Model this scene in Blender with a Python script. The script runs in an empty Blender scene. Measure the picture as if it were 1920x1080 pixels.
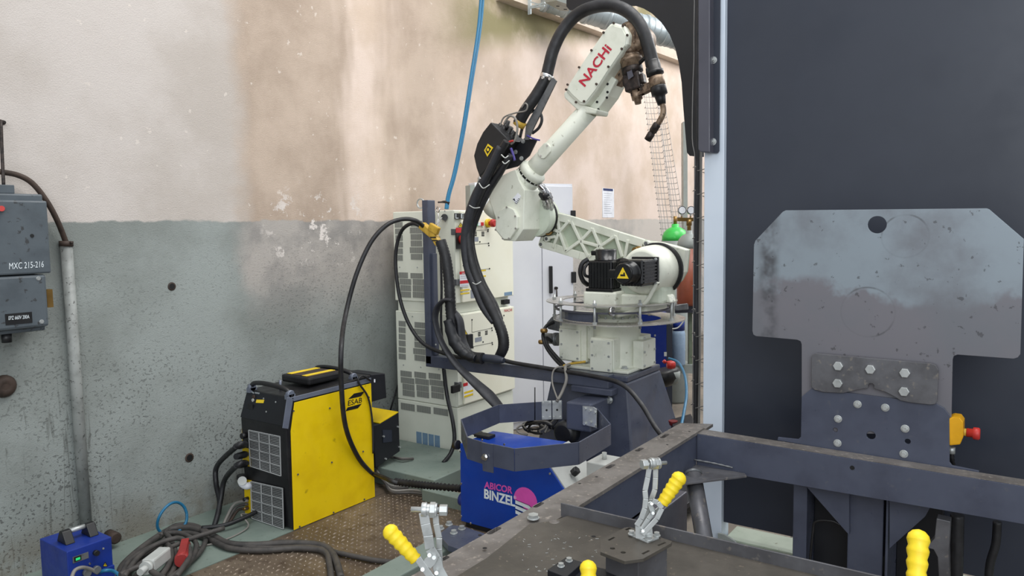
import bpy, bmesh, math, random
from mathutils import Vector as Ve, Matrix
from mathutils.geometry import tessellate_polygon
random.seed(7)
S = bpy.context.scene
COL = S.collection

# ------------------------------------------------------------------ camera
F = 1400.0; YAW = math.radians(35); PIT = math.radians(4.5); ROL = .015; H = 1.6
fw = Ve((math.cos(YAW)*math.cos(PIT), math.sin(YAW)*math.cos(PIT), -math.sin(PIT)))
r0 = Ve((math.sin(YAW), -math.cos(YAW), 0)); u0 = r0.cross(fw)
rt = r0*math.cos(ROL)-u0*math.sin(ROL); up = rt.cross(fw)
CAM = Ve((0, 0, H))
cd = bpy.data.cameras.new('camera'); cam = bpy.data.objects.new('camera', cd); COL.objects.link(cam)
cam.matrix_world = Matrix(((rt.x, up.x, -fw.x, 0), (rt.y, up.y, -fw.y, 0), (rt.z, up.z, -fw.z, H), (0, 0, 0, 1)))
cd.sensor_width = 36; cd.lens = F/1920*36; cd.clip_start = .05; cd.clip_end = 200
S.camera = cam
# ------------------------------------------------------------------ light
W = bpy.data.worlds.new('world'); S.world = W; W.use_nodes = True
bg = W.node_tree.nodes['Background']; bg.inputs[0].default_value = (.88, .94, 1, 1); bg.inputs[1].default_value = .86
def area(name, loc, target, sx, sy, power, colr):
    l = bpy.data.lights.new(name, 'AREA'); l.shape = 'RECTANGLE'; l.size = sx; l.size_y = sy
    l.energy = power; l.color = colr
    o = bpy.data.objects.new(name, l); COL.objects.link(o); o.location = loc
    o.rotation_euler = (Ve(target)-Ve(loc)).to_track_quat('-Z', 'Y').to_euler()
    return o
area('overhead_fill_lamp', (3.6, .6, 6.4), (4.0, 2.6, .8), 5, 3, 300, (1, .98, .95))  # area lamp added overhead as soft fill
area('window_lamp', (-2.0, -1.5, 3.2), (3.0, 3.0, 1.2), 3.5, 2.5, 130, (.93, .97, 1))
area('far_fill_lamp', (9.0, .6, 4.6), (7.5, 3.8, 1.8), 3, 2.5, 150, (1, .99, .97))  # added area lamp aimed at the far wall
S.view_settings.view_transform = 'Standard'; S.view_settings.look = 'None'
S.view_settings.exposure = 0.0; S.view_settings.gamma = 1; S.view_settings.use_curve_mapping = False

# ------------------------------------------------------------------ pixel -> world on real planes
def ray(x, y): return fw+rt*((x-960)/F)-up*((y-540)/F)
def U(x, y, c): d = ray(x, y); return CAM+d*(c/d.x)
def V(x, y, c): d = ray(x, y); return CAM+d*(c/d.y)
def Z(x, y, c): d = ray(x, y); return CAM+d*((c-H)/d.z)
def D(x, y, c): return CAM+ray(x, y)*c
def crop(x0, y0, s): return lambda x, y: (x0+x/s, y0+y/s)

# ------------------------------------------------------------------ materials
def lin(c):
    return tuple(((v/255)/12.92 if v/255 <= .04045 else ((v/255+.055)/1.055)**2.4) for v in c)+(1,)
class NT:
    def __init__(s, name):
        s.m = bpy.data.materials.new(name); s.m.use_nodes = True
        s.n = s.m.node_tree.nodes; s.l = s.m.node_tree.links; s.b = s.n['Principled BSDF']
        g = s.n.new('ShaderNodeNewGeometry'); s.pos = g.outputs['Position']
    def link(s, a, b): s.l.new(a, b)
    def setin(s, sock, v):
        if hasattr(v, 'is_output') or isinstance(v, bpy.types.NodeSocket): s.l.new(v, sock)
        else: sock.default_value = v
    def noise(s, scale, detail=4, rough=.6, vec=None, dist=0):
        n = s.n.new('ShaderNodeTexNoise'); n.inputs['Scale'].default_value = scale; n.inputs['Detail'].default_value = detail
        n.inputs['Roughness'].default_value = rough; n.inputs['Distortion'].default_value = dist
        s.l.new(vec or s.pos, n.inputs['Vector']); return n.outputs['Fac']
    def voro(s, scale, vec=None, feat='F1'):
        n = s.n.new('ShaderNodeTexVoronoi'); n.feature = feat; n.inputs['Scale'].default_value = scale
        s.l.new(vec or s.pos, n.inputs['Vector']); return n.outputs['Distance']
    def scl(s, v, vec=None):
        n = s.n.new('ShaderNodeVectorMath'); n.operation = 'MULTIPLY'; s.l.new(vec or s.pos, n.inputs[0]); n.inputs[1].default_value = v
        return n.outputs[0]
    def sep(s):
        n = s.n.new('ShaderNodeSeparateXYZ'); s.l.new(s.pos, n.inputs[0]); return n.outputs
    def math(s, op, a, b=0.0, c=0.0):
        n = s.n.new('ShaderNodeMath'); n.operation = op
        s.setin(n.inputs[0], a); s.setin(n.inputs[1], b); s.setin(n.inputs[2], c); return n.outputs[0]
    def step(s, v, a, b, o0=0.0, o1=1.0, smooth=True):
        n = s.n.new('ShaderNodeMapRange'); n.interpolation_type = 'SMOOTHSTEP' if smooth else 'LINEAR'
        s.l.new(v, n.inputs[0]); n.inputs[1].default_value = a; n.inputs[2].default_value = b
        n.inputs[3].default_value = o0; n.inputs[4].default_value = o1; return n.outputs[0]
    def mix(s, f, a, b):
        n = s.n.new('ShaderNodeMix'); n.data_type = 'RGBA'; s.setin(n.inputs[0], f); s.setin(n.inputs[6], a); s.setin(n.inputs[7], b)
        return n.outputs[2]
    def bump(s, h, strength, dist=.01):
        n = s.n.new('ShaderNodeBump'); n.inputs['Strength'].default_value = strength; n.inputs['Distance'].default_value = dist
        s.l.new(h, n.inputs['Height']); s.l.new(n.outputs[0], s.b.inputs['Normal'])
def mat(name, c, rough=.5, metal=0, c2=None, sc=8, amt=(.4, .7), c3=None, sc3=60, a3=(.62, .7), bump=0, bsc=200, emit=0):
    t = NT(name); col = lin(c)
    if c2 is None: c2 = tuple(v*.93 for v in c)
    k = t.mix(t.step(t.noise(sc), amt[0], amt[1]), col, lin(c2))
    if c3: k = t.mix(t.step(t.noise(sc3, 2), a3[0], a3[1]), k, lin(c3))
    t.link(k, t.b.inputs['Base Color'])
    t.link(t.step(t.noise(sc*2.3, 3), .3, .7, max(rough-.07, .03), min(rough+.08, 1)), t.b.inputs['Roughness']); t.b.inputs['Metallic'].default_value = metal
    if bump: t.bump(t.noise(bsc, 3), bump, .002)
    if emit:
        t.b.inputs['Emission Color'].default_value = col; t.b.inputs['Emission Strength'].default_value = emit
    return t.m
M = dict(
 cream=mat('cream_enamel', (224, 226, 212), .42, 0, (208, 211, 195), 9, (.45, .75), (150, 148, 128), 22, (.66, .8)),
 rib=mat('cream_casting', (206, 213, 197), .5, 0, (190, 198, 180), 7, bump=.12, bsc=260),
 pocket=mat('cream_pocket_shade', (180, 190, 170), .55, 0, (166, 177, 156), 7, bump=.12, bsc=260),  # recess shade of the arm pockets put into a darker cream
 cab=mat('controller_cream', (228, 230, 216), .45, 0, (220, 223, 208), 3),
 door=mat('door_ivory', (244, 242, 224), .42, 0, (240, 237, 216), 3),
 white=mat('white_cabinet_paint', (226, 227, 232), .35, 0, (220, 221, 228), 2),
 post=mat('white_post_paint', (206, 216, 228), .4, 0, (198, 209, 222), 3),
 navy=mat('dark_blue_paint', (75, 80, 96), .34, 0, (66, 70, 85), 6, c3=(82, 85, 96), sc3=30, a3=(.64, .76)),
 panel=mat('dark_panel_paint', (44, 49, 61), .42, 0, (40, 45, 57), 2),
 cover=mat('violet_grey_paint', (76, 76, 86), .42, 0, (70, 70, 80), 4),
 sheet=mat('black_sheet_paint', (22, 24, 30), .5, 0, (18, 20, 25), 3),
 steel=mat('mill_scale_steel', (104, 104, 108), .4, .3, (84, 83, 86), 7, (.35, .65), (128, 122, 116), 40, (.6, .75), .1, 300),
 worn=mat('worn_flange_steel', (126, 121, 117), .45, .2, (104, 99, 95), 10, (.35, .65), (150, 142, 134), 55, (.58, .72), .12, 200),
 jig=mat('dusty_jig_steel', (86, 81, 74), .5, .15, (70, 66, 60), 6, (.35, .65), (112, 102, 90), 70, (.66, .74), .15, 300),
 zinc=mat('zinc_plate', (190, 193, 192), .38, .55, (168, 171, 170), 14, (.4, .7)),
 chrome=mat('chrome', (215, 215, 215), .14, 1),
 ringm=mat('brushed_guard_steel', (178, 174, 168), .3, .5, (160, 156, 150), 5),
 galv=mat('galvanised_duct', (176, 186, 190), .38, .35, (156, 166, 170), 3),
 black=mat('black_plastic', (24, 24, 26), .42, 0, (30, 30, 32), 10),
 hose=mat('black_hose_rubber', (24, 24, 27), .5, 0, (40, 40, 43), 14),
 sleeve=mat('grey_black_sleeve', (46, 47, 52), .6, 0, (36, 37, 42), 12),
 cable=mat('dusty_cable', (74, 70, 67), .62, 0, (54, 52, 51), 14),
 gcab=mat('pale_grey_cable', (132, 128, 122), .55),
 motor=mat('motor_black', (17, 17, 19), .25, 0, (22, 22, 24), 10),
 yellow=mat('yellow_panel', (232, 198, 6), .42, 0, (222, 186, 4), 5, c3=(190, 160, 8), sc3=18, a3=(.68, .8)),
 ygrip=mat('yellow_grip', (246, 216, 40), .45, 0, (238, 205, 30), 25, bump=.1, bsc=400),
 ybox=mat('amber_box', (228, 166, 14), .4),
 red=mat('red_plastic', (196, 52, 46), .4), redsign=mat('red_print', (205, 36, 44), .5), dred=mat('dark_red', (110, 22, 24), .5), dred2=mat('dusty_red', (150, 44, 42), .5),
 blue=mat('blue_enamel', (14, 62, 158), .35, 0, (12, 56, 148), 4), dblue=mat('deep_blue', (10, 36, 112), .4),
 sblue=mat('small_box_blue', (24, 50, 134), .4, 0, (20, 44, 120), 8),
 bhose=mat('sky_blue_hose', (34, 108, 146), .35), pblue=mat('pale_blue_print', (118, 146, 172), .5),
 green=mat('green_grey_paint', (124, 136, 128), .55, 0, (112, 126, 118), 4, (.35, .7), (92, 96, 86), 35, (.64, .76)),
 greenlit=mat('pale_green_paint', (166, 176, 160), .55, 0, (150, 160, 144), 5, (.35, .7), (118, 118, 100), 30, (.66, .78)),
 swbox=mat('grey_switch_enamel', (84, 92, 98), .5, 0, (74, 81, 87), 6, (.4, .7), (58, 60, 62), 34, (.64, .72), .15, 120),
 pipe=mat('painted_pipe', (146, 149, 146), .5, .0, (126, 129, 126), 12, (.4, .65), (84, 84, 82), 60, (.62, .7)),
 rust=mat('rust_brown', (70, 56, 48), .7, .1, (50, 40, 34), 20),
 heat=mat('heat_stained_cast', (158, 136, 114), .45, .35, (84, 66, 52), 16, (.35, .65), (60, 48, 42), 30, (.58, .7)),
 sooty=mat('sooty_metal', (62, 52, 48), .45, .4, (38, 33, 32), 40, (.4, .6)),
 brass=mat('brass', (150, 118, 66), .35, .7), gold=mat('yellow_clamp', (206, 168, 62), .45, 0, (180, 144, 48), 30),
 vent=mat('vent_grey', (120, 122, 118), .6), dark=mat('dark_void', (12, 12, 13), .7),
 grille=mat('grille_grey', (186, 188, 188), .4, .1), slat=mat('slat_grey', (158, 160, 160), .45), trim=mat('grey_trim', (112, 118, 132), .35, .2),
 brown=mat('brown_cylinder', (150, 78, 54), .4, 0, (134, 68, 46), 8), gcyl=mat('bright_green_dome', (70, 205, 90), .3), ggrey=mat('cylinder_grey', (150, 156, 152), .4),
 paper=mat('white_paper', (236, 238, 244), .6), ink=mat('ink_black', (22, 22, 24), .5), bink=mat('ink_blue', (42, 56, 104), .5), gink=mat('ink_grey', (150, 155, 165), .6),
 mag=mat('magenta_print', (222, 84, 178), .5), wink=mat('white_print', (228, 236, 240), .5), ysign=mat('yellow_print', (240, 206, 40), .5),
 nred=mat('crimson_lettering', (190, 34, 58), .45), conn=mat('grey_connector', (110, 112, 114), .4, .3, (90, 92, 94), 20), foil=mat('crinkled_foil', (200, 200, 202), .2, .9, (150, 150, 152), 60, bump=.8, bsc=60),
 jug=mat('cloudy_jug', (150, 172, 196), .25, 0, (140, 162, 188), 6), lcd=mat('green_display', (40, 190, 110), .4, emit=.6), wire=mat('wire_steel', (138, 136, 134), .45, .4),
 gplas=mat('grey_plastic', (186, 188, 184), .45), skirt=mat('olive_plinth', (108, 118, 98), .55, 0, (90, 98, 82), 12), purple=mat('purple_tape', (70, 60, 140), .5), ledge=mat('pale_beam_paint', (206, 192, 176), .7, 0, (190, 176, 160), 5),
)
# plaster wall: pale upper coat, brown weathered stretch, grey-green dado with pits and drips
t = NT('weathered_plaster'); x, y, z = t.sep()
xw = t.math('ADD', x, t.step(t.noise(.9, 5), .3, .7, -.35, .35))
nz = t.noise(1.3, 6); xs = t.math('ADD', x, t.step(t.noise(1, 4, .6, t.scl((1.6, 1, .35))), .3, .7, -.2, .2))
upc = t.mix(t.step(nz, .35, .65), lin((198, 190, 184)), lin((182, 173, 165)))
brn = t.mix(t.step(t.noise(2.2, 6), .35, .68), lin((164, 146, 130)), lin((186, 168, 152)))
pnk = t.mix(t.step(t.noise(1.6, 6), .35, .65), lin((224, 206, 194)), lin((204, 184, 166)))
b1 = t.step(t.math('ADD', x, t.step(t.noise(1.1, 4), .3, .7, -.12, .12)), 2.62, 2.86)
c = t.mix(b1, upc, brn)
c = t.mix(t.math('MULTIPLY', t.step(xs, 3.5, 3.72), t.step(xs, 3.8, 4.15, .75, 0)), c, pnk)
c = t.mix(t.step(xw, 4.3, 5.6), c, pnk)
lowc = t.mix(t.step(t.noise(1.7, 6), .35, .65), lin((148, 154, 151)), lin((128, 133, 129)))
lowb = t.mix(t.step(t.noise(3, 6), .4, .6), lin((166, 160, 154)), lin((140, 136, 132)))
lowr = t.mix(t.step(t.noise(1.2, 4), .4, .6), lin((196, 188, 180)), lin((164, 162, 158)))
low = t.mix(t.math('MULTIPLY', b1, t.step(z, .9, 1.4)), lowc, lowb); low = t.mix(t.step(xw, 5.2, 6.2), low, lowr)
pl = t.math('ADD', t.math('MULTIPLY', x, -.004), t.math('ADD', z, t.step(t.noise(6, 5), .25, .75, -.012, .012)))
c = t.mix(t.step(pl, 1.655, 1.67), low, c)
peel = t.math('MULTIPLY', t.step(t.noise(7, 8, .7), .56, .6), t.math('MULTIPLY', t.step(t.math('ABSOLUTE', t.math('SUBTRACT', x, 3.3)), .2, .55, 1, 0), t.step(t.math('ABSOLUTE', t.math('SUBTRACT', z, 1.62)), .1, .34, 1, 0)))
c = t.mix(peel, c, lin((214, 206, 200)))
chip = t.math('MULTIPLY', t.step(t.noise(16, 3), .68, .71), t.step(z, 1.5, 1.9)); c = t.mix(t.math('MULTIPLY', chip, .5), c, lin((222, 212, 202)))
pit = t.math('MULTIPLY', t.step(t.noise(66, 2, .5), .585, .64), t.step(t.noise(1.4, 4), .38, .55, .2, 1))
pitm = t.math('MULTIPLY', pit, t.step(z, .3, 1.75, 1, 0, False))
drip = t.math('MULTIPLY', t.step(t.noise(1, 4, .6, t.scl((34, 30, 2.2)), .8), .57, .64), t.math('MULTIPLY', t.step(z, .55, 1.1, 1, 0), t.math('MAXIMUM', t.step(t.noise(1.1, 3), .45, .6), t.step(x, 1.7, 2.1, 1, .1))))
c = t.mix(t.math('MULTIPLY', pitm, .8), c, lin((84, 86, 84)))
c = t.mix(t.math('MULTIPLY', drip, .6), c, lin((86, 88, 84)))
grime = t.math('MULTIPLY', t.step(z, .02, .3, 1, 0), t.step(t.noise(5, 5), .35, .6)); c = t.mix(t.math('MULTIPLY', grime, .6), c, lin((108, 98, 80)))
beam_shade = t.math('MULTIPLY', t.step(t.math('ADD', z, t.math('MULTIPLY', x, -.21)), 1.95, 2.2), t.math('MULTIPLY', t.step(x, 4.3, 5.2), t.step(t.noise(2.4, 5), .3, .55, .4, 1)))
c = t.mix(beam_shade, c, lin((138, 130, 96)))  # shadow band from the beam above, painted into the wall as a greenish tint
t.link(c, t.b.inputs['Base Color']); t.b.inputs['Roughness'].default_value = .9
t.bump(t.math('SUBTRACT', t.math('ADD', t.noise(150, 2), t.math('MULTIPLY', t.noise(18, 8, .65), .9)), t.math('MULTIPLY', pitm, 1.6)), .4, .006); M['wall'] = t.m
t = NT('worn_brown_steel_floor'); c = t.mix(t.step(t.noise(2.2, 6), .35, .65), lin((124, 110, 94)), lin((92, 79, 67)))
c = t.mix(t.step(t.noise(12, 5), .5, .7), c, lin((84, 70, 58))); t.link(c, t.b.inputs['Base Color']); t.b.inputs['Roughness'].default_value = .5; t.b.inputs['Metallic'].default_value = .35
t.bump(t.noise(90, 3), .2, .003); M['tread'] = t.m; M['stud'] = mat('rubbed_stud_steel', (150, 136, 120), .38, .4, (110, 96, 82), 3, (.35, .65))
t = NT('grey_concrete'); c = t.mix(t.step(t.noise(1.8, 6), .35, .65), lin((136, 126, 114)), lin((112, 104, 94)))
c = t.mix(t.step(t.noise(30, 3), .6, .68), c, lin((84, 80, 74))); t.link(c, t.b.inputs['Base Color']); t.b.inputs['Roughness'].default_value = .85
t.bump(t.noise(60, 4), .3, .005); M['conc'] = t.m
t = NT('plate_mill_scale'); x, y, z = t.sep(); n1 = t.noise(2.6, 6)
c = t.mix(t.step(t.math('ADD', z, t.step(t.noise(3.2, 5), .3, .7, -.05, .05)), 1.335, 1.37), lin((118, 116, 122)), lin((138, 148, 156)))  # paler bluish reflection on the upper part painted into the steel colour
c = t.mix(t.step(n1, .4, .7), c, lin((112, 114, 120))); c = t.mix(t.math('MULTIPLY', t.step(t.noise(34, 3), .66, .7), .6), c, lin((62, 60, 62)))
c = t.mix(t.math('MULTIPLY', t.step(t.math('ABSOLUTE', t.math('SUBTRACT', y, .845)), .01, .05, 1, 0), t.step(t.noise(5), .4, .6)), c, lin((74, 74, 78)))
for cy, cz, rr in ((.375, 1.555, .075), (.49, 1.28, .09)):
    d = t.math('SQRT', t.math('ADD', t.math('POWER', t.math('SUBTRACT', y, cy), 2), t.math('POWER', t.math('SUBTRACT', z, cz), 2)))
    c = t.mix(t.math('MULTIPLY', t.step(t.math('ABSOLUTE', t.math('SUBTRACT', d, rr)), .001, .0045, 1, 0), t.step(t.noise(9), .45, .6, .1, .55)), c, lin((70, 70, 72)))
t.link(c, t.b.inputs['Base Color']); t.b.inputs['Roughness'].default_value = .38; t.b.inputs['Metallic'].default_value = .25; M['plate'] = t.m
def louvre(name, ca, cb, sc, axis='Z'):
    t = NT(name); w = t.n.new('ShaderNodeTexWave'); w.bands_direction = axis; w.inputs['Scale'].default_value = sc; w.inputs['Distortion'].default_value = 0
    t.link(t.pos, w.inputs['Vector']); t.link(t.mix(t.step(w.outputs['Fac'], .4, .6), lin(ca), lin(cb)), t.b.inputs['Base Color']); return t.m
M['louv'] = louvre('fine_perforation', (104, 106, 102), (162, 164, 156), 30, 'Y')

# ------------------------------------------------------------------ mesh building
ORG = {}
class MB:
    def __init__(s): s.v = []; s.f = []; s.sm = []
    def add(s, vs, fs, smooth=False):
        o = len(s.v); s.v += [Ve(v) for v in vs]; s.f += [tuple(i+o for i in f) for f in fs]; s.sm += [smooth]*len(fs); return s
    def box(s, a, b):
        x0, y0, z0 = [min(a[i], b[i]) for i in range(3)]; x1, y1, z1 = [max(a[i], b[i]) for i in range(3)]
        return s.add([(x0, y0, z0), (x1, y0, z0), (x1, y1, z0), (x0, y1, z0), (x0, y0, z1), (x1, y0, z1), (x1, y1, z1), (x0, y1, z1)],
                     [(0, 3, 2, 1), (4, 5, 6, 7), (0, 1, 5, 4), (1, 2, 6, 5), (2, 3, 7, 6), (3, 0, 4, 7)])
    def bar(s, p, q, w, h, upv=(0, 0, 1)):
        p = Ve(p); q = Ve(q); d = (q-p).normalized(); upv = Ve(upv)
        if abs(d.dot(upv.normalized())) > .98: upv = Ve((1, 0, 0))
        sx = d.cross(upv).normalized(); sz = sx.cross(d)
        vs = [e+sx*(a*w/2)+sz*(b*h/2) for e in (p, q) for a, b in ((-1, -1), (1, -1), (1, 1), (-1, 1))]
        return s.add(vs, [(0, 1, 2, 3), (7, 6, 5, 4), (0, 4, 5, 1), (1, 5, 6, 2), (2, 6, 7, 3), (3, 7, 4, 0)])
    def prism(s, out, ext, holes=()):
        loops = [[Ve(p) for p in out]]+[[Ve(p) for p in h] for h in holes]; ext = Ve(ext)
        tri = tessellate_polygon(loops); flat = [p for l in loops for p in l]; n = len(flat)
        fs = [tuple(a) for a in tri]+[tuple(i+n for i in reversed(a)) for a in tri]; k = 0
        for l in loops:
            m = len(l)
            for i in range(m): fs.append((k+i, k+(i+1) % m, k+(i+1) % m+n, k+i+n))
            k += m
        return s.add(flat+[p+ext for p in flat], fs)
    def loft(s, a, b):
        n = len(a); return s.add(list(a)+list(b), [tuple(range(n))[::-1], tuple(range(n, 2*n))]+[(i, (i+1) % n, (i+1) % n+n, i+n) for i in range(n)])
    def lathe(s, p, d, prof, n=20, smooth=True, caps=True):
        p = Ve(p); d = Ve(d).normalized(); a = Ve((0, 0, 1)) if abs(d.z) < .9 else Ve((1, 0, 0)); ex = d.cross(a).normalized(); ey = d.cross(ex)
        vs = []; fs = []
        for h, r in prof:
            for i in range(n): an = 2*math.pi*i/n; vs.append(p+d*h+ex*(r*math.cos(an))+ey*(r*math.sin(an)))
        m = len(prof)
        for j in range(m-1):
            for i in range(n): fs.append((j*n+i, j*n+(i+1) % n, (j+1)*n+(i+1) % n, (j+1)*n+i))
        s.add(vs, fs, smooth)
        if caps: s.add(vs[:n], [tuple(range(n))[::-1]]); s.add(vs[-n:], [tuple(range(n))])
        return s
    def cyl(s, p, q, r, r2=None, n=20, smooth=True):
        p = Ve(p); q = Ve(q); return s.lathe(p, q-p, [(0, r), ((q-p).length, r if r2 is None else r2)], n, smooth)
    def hexn(s, p, d, r, h, wash=0):
        d = Ve(d).normalized()
        if wash: s.cyl(p, Ve(p)+d*h*.25, wash, n=14)
        return s.cyl(p, Ve(p)+d*h, r, n=6, smooth=False)
    def tube(s, pts, r, n=10, seg=6, ripple=0, rk=2, flat=1):
        P = [Ve(p) for p in pts]; rr = r if isinstance(r, (list, tuple)) else [r]*len(P)
        Q = []; R = []
        for i in range(len(P)-1):
            a = P[max(i-1, 0)]; b = P[i]; c = P[i+1]; e = P[min(i+2, len(P)-1)]
            for k in range(seg):
                u = k/seg; Q.append(.5*((2*b)+(c-a)*u+(2*a-5*b+4*c-e)*u*u+(3*b-a-3*c+e)*u**3)); R.append(rr[i]*(1-u)+rr[i+1]*u)
        Q.append(P[-1]); R.append(rr[-1]); m = len(Q)
        if ripple: R = [q*(1+ripple*(1 if (i//1) % rk == 0 else -1)) for i, q in enumerate(R)]
        T = [(Q[min(i+1, m-1)]-Q[max(i-1, 0)]).normalized() for i in range(m)]
        ref = Ve((0, 0, 1)) if abs(T[0].z) < .9 else Ve((1, 0, 0)); ex = T[0].cross(ref).normalized(); vs = []
        for i in range(m):
            ex = (ex-T[i]*ex.dot(T[i])).normalized(); ey = T[i].cross(ex)
            for k in range(n): an = 2*math.pi*k/n; vs.append(Q[i]+(ex*math.cos(an)+ey*math.sin(an)*flat)*R[i])
        fs = [(i*n+k, i*n+(k+1) % n, (i+1)*n+(k+1) % n, (i+1)*n+k) for i in range(m-1) for k in range(n)]
        s.add(vs, fs, True); s.add(vs[:n], [tuple(range(n))[::-1]]); s.add(vs[-n:], [tuple(range(n))]); return s
def finish(name, me, material, parent, bevel, org):
    me.materials.append(M[material] if isinstance(material, str) else material)
    o = bpy.data.objects.new(name, me); COL.objects.link(o)
    if parent: o.parent = parent; ORG[o] = org
    else: o.location = org; ORG[o] = org
    if bevel:
        b = o.modifiers.new('bevel', 'BEVEL'); b.width = bevel; b.segments = 2; b.limit_method = 'ANGLE'; b.angle_limit = .6
    return o
def obj(name, mb, material, parent=None, bevel=0, label=None, kind=None):
    if parent: org = ORG[parent]
    else:
        xs = [v.x for v in mb.v]; ys = [v.y for v in mb.v]; zs = [v.z for v in mb.v]; org = Ve(((min(xs)+max(xs))/2, (min(ys)+max(ys))/2, min(zs)))
    me = bpy.data.meshes.new(name); me.from_pydata([tuple(v-org) for v in mb.v], [], mb.f); me.polygons.foreach_set('use_smooth', mb.sm); me.update()
    bm = bmesh.new(); bm.from_mesh(me); bmesh.ops.remove_doubles(bm, verts=bm.verts, dist=1e-6); bmesh.ops.recalc_face_normals(bm, faces=bm.faces); bm.to_mesh(me); bm.free()
    o = finish(name, me, material, parent, bevel, org)
    if label: o['label'] = label
    if kind: o['kind'] = kind
    return o
def thing(name, label, cat, loc, group=None):
    o = bpy.data.objects.new(name, None); COL.objects.link(o); o.location = Ve(loc); ORG[o] = Ve(loc); o.empty_display_size = .05
    o['label'] = label; o['category'] = cat
    if group: o['group'] = group
    return o
def tag(o, label, cat, group=None):
    o['label'] = label; o['category'] = cat
    if group: o['group'] = group
    return o
def text(name, st, p00, p10, p01, m, parent, bold=.0, label=None, thick=.0008):
    cu = bpy.data.curves.new(name, 'FONT'); cu.body = st; cu.size = 1; cu.extrude = 0; cu.offset = bold; cu.resolution_u = 3
    to = bpy.data.objects.new(name, cu); COL.objects.link(to); dg = bpy.context.evaluated_depsgraph_get()
    me = bpy.data.meshes.new_from_object(to.evaluated_get(dg)); bpy.data.objects.remove(to); bpy.data.curves.remove(cu)
    xs = [v.co.x for v in me.vertices]; ys = [v.co.y for v in me.vertices]; x0, x1, y0, y1 = min(xs), max(xs), min(ys), max(ys)
    p00, p10, p01 = Ve(p00), Ve(p10), Ve(p01); ax = p10-p00; ay = p01-p00; nn = ax.cross(ay).normalized()*thick; org = ORG[parent]
    for v in me.vertices: v.co = p00+ax*((v.co.x-x0)/(x1-x0))+ay*((v.co.y-y0)/(y1-y0))+nn-org
    o = finish(name, me, m, parent, 0, org)
    if label: o['label'] = label
    return o
def mesh1(f, *a, **k): m = MB(); getattr(m, f)(*a, **k); return m
def circ(c, ex, ey, r, n=20): return [Ve(c)+Ve(ex)*(r*math.cos(2*math.pi*i/n))+Ve(ey)*(r*math.sin(2*math.pi*i/n)) for i in range(n)]
EX, EY, EZ = Ve((1, 0, 0)), Ve((0, 1, 0)), Ve((0, 0, 1))
def struct(name, mb, m, parent=None, bevel=0):
    o = obj(name, mb, m, parent, bevel)
    if not parent: o['kind'] = 'structure'
    return o
def rectU(x0, y0, x1, y1, u, th):     # rectangle on a plane u=const, from its corners
    a = U(x0, y0, u); b = U(x1, y1+(0), u); c = U(x0, y1, u)
    return mesh1('box', (u-th, a.y, a.z), (u+.001, b.y, c.z))

# ================================================================== SETTING
WV = 3.86
fl = struct('floor', mesh1('box', (-3, -7, -.12), (14, WV+.3, -.03)), 'conc')
k = 0
for ux in (-3, 4.98, 7.62, 10.2):        # cast slabs, joints left open
    for vy in (-7, -2, 3.86-2.2):
        x1 = {-3: 4.97, 4.98: 7.61, 7.62: 10.19, 10.2: 14}[ux]; y1 = {-7: -2.01, -2: 3.86-2.21}.get(vy, WV)
        struct('slab', mesh1('box', (ux, vy, -.05), (x1, y1, -.006 if ux < 4.9 else 0)), 'conc', fl)
wl = struct('wall_left', mesh1('box', (-4, WV, -.1), (14, WV+.3, 5.2)), 'wall')
for px, py, r in ((322, 537, .016), (355, 858, .018)):
    p = V(px, py, WV); m = MB(); m.lathe(p+EY*.002, -EY, [(0, r*1.5), (.004, r*1.45), (.005, r)], 14, caps=False); struct('hole_rim', m, 'rust', wl)
    struct('hole', mesh1('cyl', p+EY*.002, p-EY*.0025, r), 'dark', wl)
struct('wall_back', mesh1('box', (12.6, -7, -.05), (12.8, WV, 5.2)), 'white')
tp = struct('trim_1', mesh1('prism', [V(930, 1, WV), V(1290, 128, WV), V(1290, 96, WV), V(930, -46, WV)], (0, -.12, 0)), 'ledge')
gk = struct('trim_2', mesh1('box', (-2, 3.216, -.02), (2.62, WV, .004)), 'green')     # green painted strip along the wall
# tread plates with raised studs
TR = []
for n_, (a, b, c_, d_) in enumerate(((-.2, 1.9, 2.4, 3.213), (1.905, 3.28, 2.4, 3.213), (.6, 3.28, .2, 2.395))):
    p = struct('floor_plate', mesh1('box', (a, c_, -.02), (b, d_, .002)), 'tread') if n_ == 0 else struct('floor_plate', mesh1('box', (a, c_, -.02), (b, d_, .002)), 'tread')
    TR.append(p); m = MB()
    if n_ < 2:
        nx = int((b-a)/.034); ny = int((d_-c_)/.034)
        for i in range(nx):
            for j in range(ny):
                cx = a+.02+i*.034; cy = c_+.02+j*.034
                if cx < 1.3: continue
                if (i+j) % 2: L, w_ = ((.015, .0045) if (i//2+j) % 2 else (.0045, .015))
                else: L = w_ = .0045
                m.add([(cx-L, cy, .002), (cx, cy-w_, .002), (cx+L, cy, .002), (cx, cy+w_, .002), (cx, cy, .0075)], [(0, 1, 4), (1, 2, 4), (2, 3, 4), (3, 0, 4)])
        o = obj('tread_studs', m, 'stud', p); o['kind'] = 'stuff'

struct('floor_plate', mesh1('box', (2.625, 3.216, -.02), (3.3, WV, .003)), 'tread')
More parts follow.
